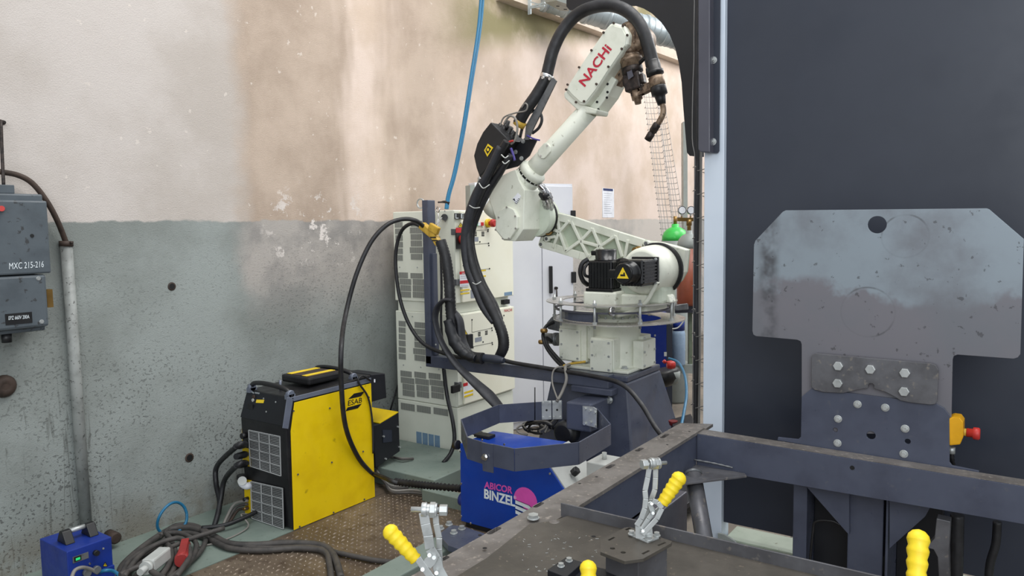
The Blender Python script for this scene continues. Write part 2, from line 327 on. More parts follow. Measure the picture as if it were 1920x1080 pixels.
# ------------------------------------------------------------------ dark enclosure wall on the right
pu = 3.3
wr = struct('wall_right', MB().box((pu+.03, -4, .225), (pu+.07, 1.15, 4.4)), 'panel')
struct('frame_post', mesh1('box', (pu, 1.147, 0), (pu+.1, 1.238, 4.4)), 'post', wr, .003)
struct('post_foot', mesh1('prism', [U(1346, 1000, 3.27), U(1358, 1003, 3.27), U(1376, 1014, 3.27), U(1412, 1058, 3.27), U(1346, 1070, 3.27)], (.012, 0, 0)), 'ggrey', wr)
struct('sill_rail', MB().box((pu+.03, -4, 0), (pu+.2, 1.14, .15)), 'greenlit', wr, .004)
sh = []
for q in [(1062, -260), (1062, 12), (1068, 19), (1150, 21), (1175, 11), (1190, 10), (1205, 15), (1222, 25), (1240, 42), (1255, 64), (1266, 90), (1273, 120), (1278, 155), (1281, 200), (1285, 250), (1288, 286), (1293, 292), (1313, 294), (1318, 294), (1318, -260)]: sh.append(U(*q, 4.8))
ps = thing('curved_partition_sheet', 'near-black sheet curving overhead behind the torch, with a slim post below', 'partition', (4.8, 2.0, 0))
obj('sheet', mesh1('prism', sh, (.02, 0, 0)), 'sheet', ps)
pa = U(1301, 500, 4.83); pb = U(1309, 500, 4.83)
obj('post', mesh1('box', (4.825, pa.y, 0), (4.87, pb.y, 2.4)), 'panel', ps, .003)
cc = thing('cable_cover', 'violet-grey channel cover bolted to the pale post, rounded at the bottom', 'cover', U(1330, 288, 3.25))
o1 = [U(x, y, 3.24) for x, y in ((1309, -120), (1309, 280), (1313, 285), (1331, 286), (1331, -120))]
obj('channel', mesh1('prism', o1, (.05, 0, 0)), 'cover', cc, .004)
o1 = [U(x, y, 3.285) for x, y in ((1330, -120), (1330, 287), (1345, 287), (1348, 283), (1351, -120))]
obj('flange', mesh1('prism', o1, (.008, 0, 0)), 'panel', cc)
for px, py in ((1338, 113), (1337, 266)):
    p = U(px, py, 3.285); m = MB().hexn(p, -EX, .011, .008, .016); m.cyl(p-EX*.008, p-EX*.018, .005, n=10); obj('bolt', m, 'zinc', cc)
# upright wire cable tray beside the post
tr = thing('wire_cable_tray', 'upright wire cable tray with grey cables beside the pale post', 'cable tray', (3.55, 1.35, .0))
for px, uu in ((1300, 3.56), (1316, 3.42), (1324, 3.36)):
    m = MB()
    if px == 1300:
        pts = [U(1303, -60, uu), U(1301, 60, uu), U(1301, 110, uu), U(1299, 165, uu), U(1298, 260, uu), U(1303, 300, uu), U(1301, 400, uu), U(1300, 560, uu), U(1299, 700, uu), U(1298, 840, uu)]
    else: pts = [U(px-(y-300)*.008, y, uu) for y in (200, 400, 600, 800, 980)]
    m.tube(pts, .0022, 6, 4); obj('side_wire', m, 'wire', tr)
y = 318
while y < 840:
    m = MB(); q = lambda x, yy, uu: U(x-(yy-300)*.008, yy, uu)
    m.tube([q(1299.5, y-4, 3.56), q(1305, y-6, 3.52), q(1307, y+2, 3.46), q(1317, y, 3.4), q(1324, y-1, 3.36), q(1325, y+6, 3.36), q(1318, y+5, 3.4)], .0022, 5, 3); obj('rung', m, 'wire', tr); y += 44.5
for i, (px, r, mm) in enumerate(((1309.5, .0065, 'hose'), (1313.5, .005, 'gcab'), (1306.5, .006, 'hose'))):
    uu = 3.5-.02*i; m = MB(); m.tube([U(px+math.sin(y*.02+i)*.9-(y-300)*.006, y, uu) for y in range(-60, 900, 80)], r, 8, 3)
    tag(obj('cable', m, mm), ['thick black cable running down inside the wire tray', 'grey cable running down inside the wire tray', 'second black cable nearest the tray wire on its left'][i], 'cable')

# ================================================================== overhead duct, tray bracket
d0 = D(1020, -4, 6.7); d1 = D(1330, 88, 7.35); dv = (d1-d0); dn = dv.normalized(); L = dv.length
du = thing('spiral_duct', 'shiny galvanised round ventilation duct high behind the arm head', 'duct', d0)
obj('pipe_run', mesh1('lathe', d0, dn, [(0, .112), (L, .112)], 32), 'galv', du)
for k in range(26):
    h = k*L/26; r = .1155 if k % 3 else .121; w = .006 if k % 3 else .03
    obj('seam_band', mesh1('lathe', d0+dn*h, dn, [(0, .112), (.001, r), (w, r), (w+.001, .112)], 32, caps=False), 'galv', du)
m = MB(); m.prism([D(1172, 62, 7.3), D(1245, 66, 7.3), D(1247, 75, 7.3), D(1172, 71, 7.3)], fw*.08); m.prism([D(1236, 66, 7.28), D(1262, 70, 7.28), D(1264, 86, 7.28), D(1238, 83, 7.28)], fw*.03)
obj('hanger_bracket', m, 'galv', du)
tb = thing('ceiling_cable_tray', 'grey perforated tray on a slotted wall bracket at the top edge', 'cable tray', D(1040, 10, 6.3))
m = MB(); m.prism([D(1022, 5, 6.35), D(1044, 1, 6.0), D(1070, 10, 6.0), D(1066, 21, 6.2), D(1050, 20, 6.3)], (0, 0, .05)); obj('tray_floor', m, 'ggrey', tb)
for a in ((1046, 8.5, 6.1), (1060, 14.5, 6.1)): obj('slot', mesh1('bar', D(a[0]-3, a[1], a[2])-EZ*.012, D(a[0]+3, a[1]+.3, a[2])-EZ*.012, .01, .004), 'dark', tb)
obj('slotted_upright', mesh1('bar', D(993, -12, 6.55), D(993, 27, 6.55), .03, .012), 'galv', tb)
for a, b in (((994, 15), (1021, 11)), ((996, 4), (1021, 12)), ((994, 13), (1022, 5))): obj('arm', mesh1('bar', D(*a, 6.5), D(*b, 6.4), .012, .012), 'galv', tb)
for i, dy in enumerate((0, 3)):
    m = MB(); m.tube([D(1030, 8+dy, 6.7), D(1070, 30+dy, 6.9), D(1120, 48+dy*.6, 7.2), D(1175, 62+dy*.4, 7.5)], .006, 6, 5)
    tag(obj('wall_cable', m, 'hose'), ['upper of two thin black cables slung under the pale beam', 'lower of two thin black cables slung under the pale beam'][i], 'cable')
for i in range(2):
    m = MB(); m.tube([V(x+i*4.5*(1-(y/900)), y, 3.35) for x, y in ((903, -30), (897, 50), (881, 155), (866, 250), (851, 325), (840, 365), (836, 392))], .0105, 8, 5)
    tag(obj('air_hose', m, 'bhose'), ['left blue air hose hanging in front of the wall', 'right blue air hose hanging in front of the wall'][i], 'hose')

# ================================================================== wall-mounted electrics at left
sb = thing('switch_box', 'upper grey metal switch box on the wall, lettered MXC 215-216', 'switch box', (1.45, 3.75, 1.43))
a = V(84, 364, 3.66); b = V(83, 510, 3.66)
obj('body', MB().box((1.05, 3.68, b.z), (a.x, WV, a.z)), 'swbox', sb, .008)
obj('lid', MB().box((1.04, 3.655, b.z-.006), (a.x+.006, 3.68, a.z-.03)), 'swbox', sb, .008)
obj('red_lever', mesh1('cyl', V(3, 391, 3.655), V(3, 391, 3.63), .012), 'red', sb); obj('screw', mesh1('cyl', V(60, 442, 3.655), V(60, 442, 3.652), .008), 'dark', sb)
text('lettering', 'MXC 215-216', V(17, 505, 3.654), V(82, 501, 3.654), V(17, 493, 3.654), 'wink', sb, label='hand-painted white lettering MXC 215-216')
obj('top_gland', MB().box(V(-8, 362, 3.72), V(16, 348, 3.78)), 'swbox', sb, .003)
sb = thing('switch_box', 'lower scratched grey switch box with a small black type plate', 'switch box', (1.4, 3.75, 1.13))
a = V(87, 514, 3.66); b = V(88, 612, 3.66)
obj('body', MB().box((1.05, 3.69, b.z-.02), (a.x-.004, WV, a.z)), 'swbox', sb, .008)
obj('lid', MB().box((1.05, 3.66, b.z), (a.x, 3.69, a.z)), 'swbox', sb, .012)
for px, py in ((72, 522), (78, 603)): obj('screw', MB().hexn(V(px, py, 3.66), -EY, .008, .004, .01), 'zinc', sb)
obj('type_plate', MB().box(V(9, 589, 3.661), V(61, 605, 3.658)), 'ink', sb); text('plate_text', 'EPZ 660V 200A', V(16, 600, 3.656), V(55, 597, 3.656), V(16, 593, 3.656), 'wink', sb)
m = MB(); m.cyl(V(12, 626, 3.72), V(13, 642, 3.72), .02); obj('bottom_gland', m, 'black', sb)
obj('side_catch', MB().box(V(87, 543, 3.70), V(93, 575, 3.74)), 'brass', sb)
m = MB(); m.tube([V(1, 226, 3.8), V(2, 240, 3.78), V(4, 290, 3.77), V(7, 352, 3.75)], .007, 8, 4); m.lathe(V(0, 231, 3.86), -EY, [(0, .012), (.03, .012), (.05, .006)], 12); tag(obj('feed_cable', m, 'sooty'), 'thin dark cable rising from the upper switch box to a wall hook', 'cable')
m = MB(); m.tube([V(-30, 318, 3.80), V(0, 322, 3.8), V(35, 329, 3.8), V(62, 345, 3.8), (V(88, 378, 3.8)), V(108, 415, 3.81), V(124, 455, 3.83)], .0125, 10, 6); tag(obj('conduit_hose', m, 'rust'), 'worn dark hose arching over the switch boxes to the wall pipe', 'hose')
cp = thing('conduit_pipe', 'grey painted steel pipe running down the wall behind the small blue box', 'pipe', (1.74, 3.83, 0))
obj('pipe', mesh1('cyl', V(124, 455, 3.832), V(162, 990, 3.832), .0265), 'pipe', cp)
obj('clamp', mesh1('cyl', V(124, 452, 3.832), V(124, 462, 3.832), .031), 'rust', cp); obj('bolt', mesh1('cyl', V(131, 455, 3.8), V(136, 455, 3.8), .006), 'rust', cp)
m = MB(); p = V(6, 724, WV); m.lathe(p, -EY, [(0, .052), (.012, .052), (.03, .04), (.034, .022), (.03, .015)], 20); tag(obj('pipe_cap', m, 'rust'), 'round rusty pipe cap on the wall at the left edge', 'pipe cap')

# ================================================================== welding power source (yellow)
c7 = crop(420, 660, 3.084); vf = 3.215
es = thing('welding_power_source', 'tall yellow and black welding power source with two front grilles', 'welding machine', (2.8, 3.4, 0))
body = [V(549, 997, vf), V(541, 900, vf), V(536, 803, vf), V(549, 746, vf), V(695, 703, vf), V(702, 932, vf)]
body = [Ve((p.x, vf, max(p.z, .012))) for p in body]
obj('housing', mesh1('prism', body, (0, .39, 0)), 'black', es, .006)
yp = [V(*c7(*q), vf-.001) for q in ((402, 1030), (384, 460), (405, 292), (848, 180), (871, 836))]
obj('side_panel', mesh1('prism', yp, (0, -.004, 0)), 'yellow', es, .0015)
tm = [V(*c7(*q), vf-.001) for q in ((336, 440), (362, 262), (398, 262), (368, 445))]
obj('corner_trim', mesh1('prism', tm, (0, -.006, 0)), 'trim', es, .002)
tm = [V(*c7(*q), vf-.001) for q in ((385, 262), (848, 148), (848, 174), (400, 285))]
obj('top_trim', mesh1('prism', tm, (0, -.006, 0)), 'trim', es, .002)
for q in ((403, 341), (612, 325), (838, 262), (428, 708), (624, 638), (805, 575), (438, 1010), (634, 928), (812, 852)):
    obj('screw', mesh1('cyl', V(*c7(*q), vf-.005), V(*c7(*q), vf-.009), .005, n=8), 'ink', es)
# brand mark: two slanted bars and lettering
P = lambda x, y: V(*c7(x, y), vf-.0055)
obj('logo_bar', mesh1('prism', [P(718, 273), P(752, 240), P(812, 228), P(792, 256)], (0, -.001, 0)), 'ink', es)
obj('logo_bar', mesh1('prism', [P(703, 342), P(714, 321), P(797, 298), P(774, 325)], (0, -.001, 0)), 'ink', es)
text('lettering', 'ESAB', P(716, 312), P(797, 292), P(718, 281), 'ink', es, .008, 'black ESAB lettering', .0008)
uf = 2.492
def fr(x, y, du=0): return U(*c7(x, y), uf-du)
def quad(mb, a, b, c_, d_, ext): mb.prism([a, b, c_, d_], ext); return mb
# front: yellow strips, bezel, two grilles
obj('front_strip', quad(MB(), fr(105, 430), fr(150, 437), fr(158, 665), fr(112, 650), (-.003, 0, 0)), 'yellow', es)
obj('front_strip', quad(MB(), fr(118, 735), fr(160, 742), fr(168, 955), fr(125, 945), (-.003, 0, 0)), 'yellow', es)
top = [Ve((body[2].x-.002, vf+.004, body[2].z+.01)), Ve((body[2].x-.002, vf+.386, body[2].z+.01)), Ve((body[3].x-.003, vf+.386, body[3].z-.002)), Ve((body[3].x-.003, vf+.004, body[3].z-.002))]
obj('control_bezel', mesh1('prism', top, (-.004, 0, 0)), 'sheet', es, .003)
def bez(a, b):  # point on the sloping bezel, a across (0 = left in view), b up
    p0, p1, p2, p3 = top; return p1.lerp(p0, a).lerp(p2.lerp(p3, a), b)-EX*.0045
obj('rating_label', mesh1('prism', [bez(.27, .62), bez(.44, .66), bez(.44, .78), bez(.27, .74)], (-.001, 0, 0)), 'ysign', es)
obj('lamp', mesh1('cyl', bez(.2, .82), bez(.2, .82)-EX*.006, .011), 'rust', es); obj('knob', mesh1('cyl', bez(.2, .7), bez(.2, .7)-EX*.006, .009), 'gplas', es)
obj('rocker_switch', mesh1('box', bez(.12, .34), bez(.24, .56)-EX*.008), 'black', es, .001)
for q in ((.7, .78), (.55, .38), (.42, .82)): obj('screw', mesh1('cyl', bez(*q), bez(*q)-EX*.003, .005, n=8), 'zinc', es)
text('model_text', 'Mig 5000', bez(.1, .93), bez(.3, .93), bez(.1, 1.0), 'wink', es)
def grille(q):
    a, b, c_, d_ = [fr(*p) for p in q]; P = lambda s_, t_, e=0: a.lerp(b, s_).lerp(d_.lerp(c_, s_), t_)-EX*e
    obj('grille_recess', mesh1('prism', [a, b, c_, d_], (-.002, 0, 0)), 'dark', es)
    m = MB()
    for i in range(4): m.bar(P(i/3, 0, .008), P(i/3, 1, .008), .0045, .005, EX)
    for j in range(5): m.bar(P(0, j/4, .008), P(1, j/4, .008), .0045, .005, EX)
    g = obj('grille', m, 'grille', es); m = MB()
    for j in range(4):
        for k_ in range(1, 6):
            t_ = j/4+k_/24
            for i in range(3): m.bar(P(i/3+.03, t_, .006), P((i+1)/3-.03, t_, .006), .003, .003, EX)
    o = obj('louvre_slats', m, 'slat', g); o['kind'] = 'stuff'
grille(((150, 450), (330, 487), (336, 714), (158, 657))); grille(((162, 746), (345, 787), (351, 1020), (168, 958)))
for zc in ((.0,)): pass
for i, q in enumerate(((128, 480), (128, 530), (128, 592), (128, 645), (140, 845), (140, 900))):
    p = fr(*q, .003); obj('socket', MB().cyl(p, p-EX*.03, .016 if i < 4 else .01), 'black' if i != 5 else 'brass', es)
obj('coolant_cap', MB().cyl(fr(105, 745, .0), fr(105, 745, .07), .024), 'gplas', es); m = MB(); m.tube([fr(150, 770), fr(130, 775, .03), fr(105, 760, .05), fr(102, 735, .05)], .02, 12, 5); obj('filler_elbow', m, 'paper', es)
obj('filler_lid', MB().cyl(fr(102, 735, .05), fr(102, 712, .05), .026), 'black', es)
# handles and things on the lid
for (xa, xb) in ((2.53, 2.56), (2.985, 3.04)):
    m = MB(); zt = (body[3].z if xa < 2.8 else body[4].z-.01)
    m.tube([(xa+.02, 3.24, zt), (xa+.01, 3.26, zt+.035), (xa, 3.34, zt+.052), (xa, 3.46, zt+.055), (xa+.01, 3.55, zt+.042), (xa+.02, 3.59, zt+.01)], .013, 10, 5); h = obj('handle', m, 'black', es)
    for vy in (3.245, 3.575):
        m = MB(); m.lathe((xa+.015, vy-.014, zt+.016), EY, [(0, .018), (.003, .022), (.025, .022), (.028, .018)], 14); m.box((xa-.01, vy-.014, zt-.01), (xa+.04, vy+.014, zt+.015)); obj('handle_mount', m, 'trim', h)
obj('lifting_stud', mesh1('cyl', (2.62, 3.42, body[3].z), (2.62, 3.42, body[3].z+.06), .007), 'trim', es)
pd = thing('teach_pendant', 'black and yellow case lying on the lid of the yellow welding machine', 'case', (2.85, 3.42, .74))
zt = body[4].z+.008; m = MB().box((2.71, 3.29, zt-.01), (2.965, 3.53, zt+.034)); zt -= .011; obj('case', m, 'black', pd, .012)
obj('face', MB().box((2.73, 3.31, zt+.045), (2.94, 3.50, zt+.048)), 'rust', pd)
for vy in (3.33, 3.46): obj('yellow_strip', MB().box((2.73, vy, zt+.048), (2.94, vy+.04, zt+.050)), 'ysign', pd)
bx = thing('wire_spool_box', 'black sheet box jutting out behind the yellow machine near its top', 'box', (3.2, 3.45, .6))
obj('shell', MB().prism([V(695, 702, 3.3), V(722, 700, 3.3), V(725, 746, 3.3), V(697, 754, 3.3)], (0, .24, 0)), 'sheet', bx, .004); obj('white_tag', MB().prism([V(701, 711, 3.299), V(703.5, 711, 3.299), V(703.5, 717, 3.299), V(701, 717, 3.299)], (0, -.001, 0)), 'paper', bx)
wc = thing('water_cooler', 'small dark cooling unit with sloping yellow top between machine and controller', 'cooling unit', (3.5, 3.5, 0))
q = [V(701, 798, 3.33), V(712, 795, 3.33), V(747, 774, 3.33), V(750, 846, 3.33), V(704, 878, 3.33)]; q = [Ve((a.x, a.y, max(.01, a.z))) for a in q]
obj('body', mesh1('prism', q, (0, .3, 0)), 'sheet', wc, .003)
tq = [q[1]+EZ*.002, q[2]+EZ*.002, q[2]+Ve((0, .3, .002)), q[1]+Ve((0, .3, .002))]; obj('sloping_lid', mesh1('prism', tq, (0, 0, .005)), 'yellow', wc)
obj('front_window', mesh1('prism', [V(717, 806, 3.329), V(734, 806, 3.329), V(735, 828, 3.329), V(718, 830, 3.329)], (0, -.002, 0)), 'panel', wc)
for px, py in ((718, 818), (722, 860), (745, 800), (748, 838)): obj('bolt', MB().hexn(V(px, py, 3.33), -EY, .006, .012), 'zinc', wc)

# ================================================================== robot controllers
us, vs_ = 3.86, 3.169
c5 = crop(730, 370, 4.696); c6 = crop(730, 560, 3.175)
G1 = 'stacked robot controllers'
ctl = []
for nm, lb, z0, z1, cat in (('robot_controller', 'upper cream robot controller cabinet with red emergency button and red switch', 1.108, 1.733, 'control cabinet'),
                            ('robot_controller', 'middle cream controller cabinet with six vent rows, under the upper one', .40, 1.035, 'control cabinet'),
                            ('transformer_cabinet', 'bottom cream cabinet with four small blue labels, under the controllers', .03, .397, 'cabinet')):
    t_ = thing(nm, lb, cat, (4.2, 3.43, z0)); ctl.append(t_)
    obj('body', MB().box((us, vs_, z0), (4.52, 3.72, z1)), 'cab', t_, .005)
def vent(par, x0, y0, x1, y1, cr, mm='louv'):
    a = U(*cr(x0, y0), us); b = U(*cr(x0, y1), us); c_ = U(*cr(x1, y0), us); zt, zb = a.z, b.z
    return obj('vent', MB().box((us-.003, a.y, zt), (us+.001, c_.y, zb)), mm, par)
for k in range(6):
    vent(ctl[0], 50+3*k, 218+58*k, 118, 266+58*k, c5); x0 = 182 if k in (1, 4) else 190; vent(ctl[0], x0, 208+58*k, 300 if k in (1, 4) else 288, 258+58*k, c5)
for k in range(4):
    y = 660+56*k; vent(ctl[0], 82+8*min(k, 2), y, 163 if k == 0 else 192, y+50, c5); vent(ctl[0], 188 if k == 0 else 207, y+(6 if k == 0 else 2), 292 if k == 0 else 318, y+(52 if k == 0 else 54), c5)
for k in range(6):
    vent(ctl[1], 57, 131+39*k, 97, 163+39*k, c6); x0 = 143 if k in (1, 4) else 151; vent(ctl[1], x0, 138+39*k, 214, 172+39*k, c6)
for j, (y0, xs) in enumerate(((426, ((67, 133), (150, 218), (235, 305))), (465, ((69, 150), (155, 236), (240, 322))), (504, ((80, 150), (162, 235), (250, 324))), (541, ((81, 152), (165, 237), (251, 326))))):
    for i, (a, b) in enumerate(xs): vent(ctl[1], a, y0+7*i, b, y0+34+7*i, c6)
for i, (a, b) in enumerate(((70, 150), (164, 247), (264, 350))): vent(ctl[2], a, 618+14*i, b, 657+14*i, c6); vent(ctl[2], a+10, 856+16*i, b+8, 898+16*i, c6)
for i in range(4): vent(ctl[2], 162+36*i, 790+7*i, 192+36*i, 862+7*i, c6, 'pblue')
for cr, qs, par in ((c5, ((85, 540), (92, 615), (247, 617), (490, 120), (493, 212)), 0), (c6, ((138, 106), (85, 395), (188, 408), (296, 420)), 1)):
    for q in qs: p = U(*cr(*q), us); obj('screw', MB().cyl(p, p-EX*.003, .005, n=8), 'zinc', ctl[par])
obj('connector', MB().cyl(U(*c5(485, 175), us), U(*c5(485, 175), us-.03), .022), 'black', ctl[0])
m = MB(); pe = Ve((us+.03, 3.33, 1.733)); pe = U(789, 391, us+.04); m.tube([pe+Ve((.0, .032*math.cos(a), .034+.032*math.sin(a))) for a in [i*math.pi/8 for i in range(17)]], .006, 8, 2); obj('lifting_eye', m, 'zinc', ctl[0])
# doors
for par, z0, z1 in ((0, 1.112, 1.728), (1, .415, 1.03)):
    t_ = ctl[par]; dr = obj('door', MB().box((us+.055, vs_-.022, z0), (4.515, vs_-.001, z1)), 'door', t_, .004)
    obj('hinge_strip', MB().box((us+.001, vs_-.008, z0), (us+.05, vs_-.001, z1)), 'cab', t_)
    for zz in (z0+.14, z1-.14):
        obj('hinge', MB().box((us-.006, vs_-.018, zz-.02), (us+.03, vs_+.02, zz+.02)), 'conn', dr, .002)
vd = vs_-.0225; c3b = crop(700, 340, 1.9275); d0_, d1_ = ctl[0], ctl[1]
def dq(cr, x0, y0, x1, y1, mm, par, name, th=.001, lab=None, v=None):
    v = vd if v is None else v; a = V(*cr(x0, y0), v); b = V(*cr(x1, y1), v); c_ = V(*cr(x0, y1), v)
    return obj(name, MB().box((a.x, v-th, a.z), (b.x, v+.0005, c_.z)), mm, par, label=lab)
def vbox(x0, y0, x1, y1, mm, par, name, th=.001, lab=None): return dq(lambda a, b: (a, b), x0, y0, x1, y1, mm, par, name, th, lab)
dq(c5, 572, 140, 665, 192, 'ink', d0_, 'type_plate'); text('plate_text', 'L E', V(*c5(582, 186), vd-.0015), V(*c5(655, 184), vd-.0015), V(*c5(582, 146), vd-.0015), 'wink', d0_)
dq(c5, 585, 268, 650, 312, 'redsign', d0_, 'red_plate'); dq(c5, 585, 312, 650, 455, 'ink', d0_, 'switch_plate', .004)
p = V(*c5(632, 372), vd-.004); obj('main_switch', MB().cyl(p, p-EY*.03, .03), 'red', d0_)
def tri(cr, x, y, s_, par, v=None, axis='v', u_=None):
    if axis == 'v':
        f = lambda a, b: V(*cr(a, b), v)
        e = Ve((0, -.0008, 0))
    else: f = lambda a, b: U(*cr(a, b), u_); e = Ve((-.0008, 0, 0))
    o = obj('warning_sign', mesh1('prism', [f(x-s_, y+s_*.8), f(x+s_, y+s_*.8), f(x, y-s_)], e), 'ysign', par)
    obj('warning_glyph', mesh1('prism', [f(x-s_*.12, y+s_*.55)+e*1.3, f(x+s_*.3, y+s_*.05)+e*1.3, f(x-s_*.05, y+s_*.05)+e*1.3, f(x+s_*.15, y-s_*.5)+e*1.3, f(x-s_*.32, y+s_*.2)+e*1.3, f(x, y+s_*.2)+e*1.3], e), 'ink', o)
    m = MB(); q = [f(x-s_, y+s_*.8), f(x+s_, y+s_*.8), f(x, y-s_)]
    for i in range(3): m.bar(q[i]+e, q[(i+1) % 3]+e, .0022 if s_ < 30 else .003, .0022)
    obj('sign_edge', m, 'ink', o)
tri(c5, 628, 244, 22, d0_, vd)
for i, mm in enumerate(('lcd', 'paper', 'redsign')): dq(c5, 745+27*i, 220, 768+27*i, 250, mm, d0_, 'push_button', .01)
p = V(*c5(862, 228), vd); obj('yellow_collar', MB().cyl(p, p-EY*.02, .03), 'ysign', d0_); b_ = obj('emergency_button', MB().lathe(p-EY*.02, -EY, [(0, .014), (.02, .014), (.022, .028), (.04, .028), (.048, .02)], 20), 'red', d0_)
dq(c5, 722, 350, 784, 390, 'gink', d0_, 'rating_plate')
for x in (745, 812):
    for k in range(3): dq(c5, x, 302+15*k, x+24, 312+15*k, 'ink', d0_, 'keyed_slot', .001)
for (a, b, e_, f_) in ((730, 290, 870, 286), (726, 415, 872, 404), (808, 636, 880, 628)):
    obj('slot_line', MB().bar(V(*c5(a, b), vd-.0005), V(*c5(e_, f_), vd-.0005), .002, .0015), 'ink', d0_)
for q in ((870, 286), (868, 300), (874, 405), (876, 424), (882, 628), (652, 600), (797, 392)): obj('screw', MB().cyl(V(*c5(*q), vd), V(*c5(*q), vd-.003), .0055, n=8), 'ink', d0_)
dq(c5, 618, 655, 700, 790, 'paper', d0_, 'safety_label'); dq(c5, 618, 655, 700, 680, 'redsign', d0_, 'label_stripe', .0018); dq(c5, 620, 735, 706, 762, 'redsign', d0_, 'label_stripe', .0018)
text('label_text', 'DANGER', V(*c5(640, 676), vd-.002), V(*c5(688, 674), vd-.002), V(*c5(640, 661), vd-.002), 'wink', d0_)
for y in (815, 845): dq(c5, 626, y, 706, y+12, 'ysign', d0_, 'yellow_stripe')
for y in (695, 712, 775, 792, 832): obj('print_line', MB().bar(V(*c5(628, y), vd-.0015), V(*c5(694, y-3), vd-.0015), .0015, .0015), 'gink', d0_)
dq(c5, 716, 815, 782, 890, 'gink', d0_, 'data_plate')
for y in (640, 690): dq(c5, 806, y, 850, y+12, 'ysign', d0_, 'yellow_stripe')
dq(c5, 1012, 838, 1080, 868, 'pblue', d0_, 'name_plate')
obj('catch', MB().box(V(*c5(1012, 905), vs_-.01), V(*c5(1032, 935), vs_+.02)), 'ink', d0_)
text('lettering', 'NACHI', V(*c5(1012, 1010), vd-.001), V(*c5(1080, 1002), vd-.001), V(*c5(1012, 986), vd-.001), 'nred', d1_, .01, 'small crimson lettering NACHI')
tri(c6, 450, 200, 15, d1_, vd); dq(c6, 455, 215, 486, 300, 'ink', d1_, 'main_switch', .02)
for (a, b, e_, f_) in ((492, 200, 610, 175), (498, 285, 612, 262), (492, 125, 492, 200)): obj('slot_line', MB().bar(V(*c6(a, b), vd-.0005), V(*c6(e_, f_), vd-.0005), .002, .0015), 'ink', d1_)
dq(c6, 510, 234, 550, 260, 'gink', d1_, 'rating_plate')
for x in (528, 570):
    for k in range(3): dq(c6, x, 200-(x-528)*.18+9*k, x+15, 206-(x-528)*.18+9*k, 'ink', d1_, 'keyed_slot')
for q in ((610, 175), (612, 188), (612, 262), (614, 272), (498, 292), (492, 126), (558, 258), (682, 100)): obj('screw', MB().cyl(V(*c6(*q), vd), V(*c6(*q), vd-.003), .0055, n=8), 'ink', d1_)
dq(c6, 440, 505, 500, 590, 'paper', d1_, 'safety_label'); dq(c6, 440, 505, 466, 524, 'redsign', d1_, 'label_stripe', .002)
for y in (556, 578): dq(c6, 444, y, 498, y+12, 'ysign', d1_, 'yellow_stripe', .002)
obj('latch', MB().box(V(*c6(378, 522), vs_-.04), V(*c6(410, 550), vs_-.02)), 'ink', d1_, .002)
m = MB(); m.box((us+.01, vs_+.02, 1.037), (4.5, 3.70, 1.106)); obj('spacer', m, 'cab', ctl[1])
obj('plinth', MB().box((us+.02, vs_+.02, 0), (4.5, 3.7, .03)), 'skirt', ctl[2])
pf = thing('green_platform', 'low green-grey steel platform at the foot of the cream controllers', 'platform', (3.55, 3.1, 0))
obj('top_box', MB().box((3.30, 2.9, .0), (3.84, 3.72, .108)), 'green', pf, .005)
obj('step_box', MB().box((3.22, 2.6, .0), (3.30, 2.93, .07)), 'green', pf, .004)

# ------------------------------------------------------------------ white cabinet
A = Z(890, 342, 1.96); B = Z(1073, 345, 1.96); A.z = B.z = 0; ax = (B-A).normalized(); nb = Ve((-ax.y, ax.x, 0)); nb = nb if nb.y > 0 else -nb
wcb = thing('white_cabinet', 'tall white two-door cabinet standing behind the robot arm', 'cabinet', (A+B)/2)
def wq(a, b, z0, z1, off, th): # piece on the cabinet front
    p = A+ax*a; q = A+ax*b; return MB().prism([p+EZ*z0-nb*off, q+EZ*z0-nb*off, q+EZ*z1-nb*off, p+EZ*z1-nb*off], -nb*th)
Lc = (B-A).length
obj('body', MB().prism([A, B, B+nb*.12, A+nb*.12], EZ*1.96), 'white', wcb, .003)
obj('side_panel', MB().prism([A-ax*.03+nb*.02, A-ax*.001+nb*.0, A-ax*.001+nb*.11, A-ax*.03+nb*.11], EZ*1.94), 'ggrey', wcb)
# door split
t0 = .655
obj('door', wq(.01, Lc*t0-.004, .06, 1.94, .001, .018), 'white', wcb, .003)
dr = obj('door', wq(Lc*t0+.004, Lc-.01, .06, 1.94, .001, .018), 'white', wcb, .003)
for zz in (1.70, 1.2, .5): obj('hinge', wq(Lc-.03, Lc+.012, zz-.045, zz+.045, .002, .03), 'ink', dr, .003)
obj('handle', wq(Lc*t0+.06, Lc*t0+.085, 1.08, 1.30, .019, .02), 'ink', dr, .004)
m = MB(); kp = A+ax*(Lc*t0+.12)-nb*.02; m.cyl(kp+EZ*1.12, kp+EZ*1.12-nb*.02, .012); m.cyl(kp+EZ*1.11-nb*.02, kp+EZ*1.05-nb*.02, .006, n=6); obj('key', m, 'sooty', dr)
# poster on the wall
po = thing('wall_notice', 'white printed notice with dark blue header on the far wall', 'notice', V(1139, 408, WV))
def pq(x0, y0, x1, y1, off): a = V(x0, y0, WV); b = V(x1, y1, WV); return MB().box((a.x, WV-off, a.z), (b.x, WV-off-.002, b.z))
obj('sheet', pq(1129, 352.5, 1151, 408, .001), 'paper', po); obj('header', pq(1130.5, 353, 1148.5, 358.5, .0035), 'bink', po)
for k in range(10): obj('print_line', pq(1132, 362+4.1*k, 1146.5-(k % 3)*1.5, 362.8+4.1*k, .0035), 'gink', po)

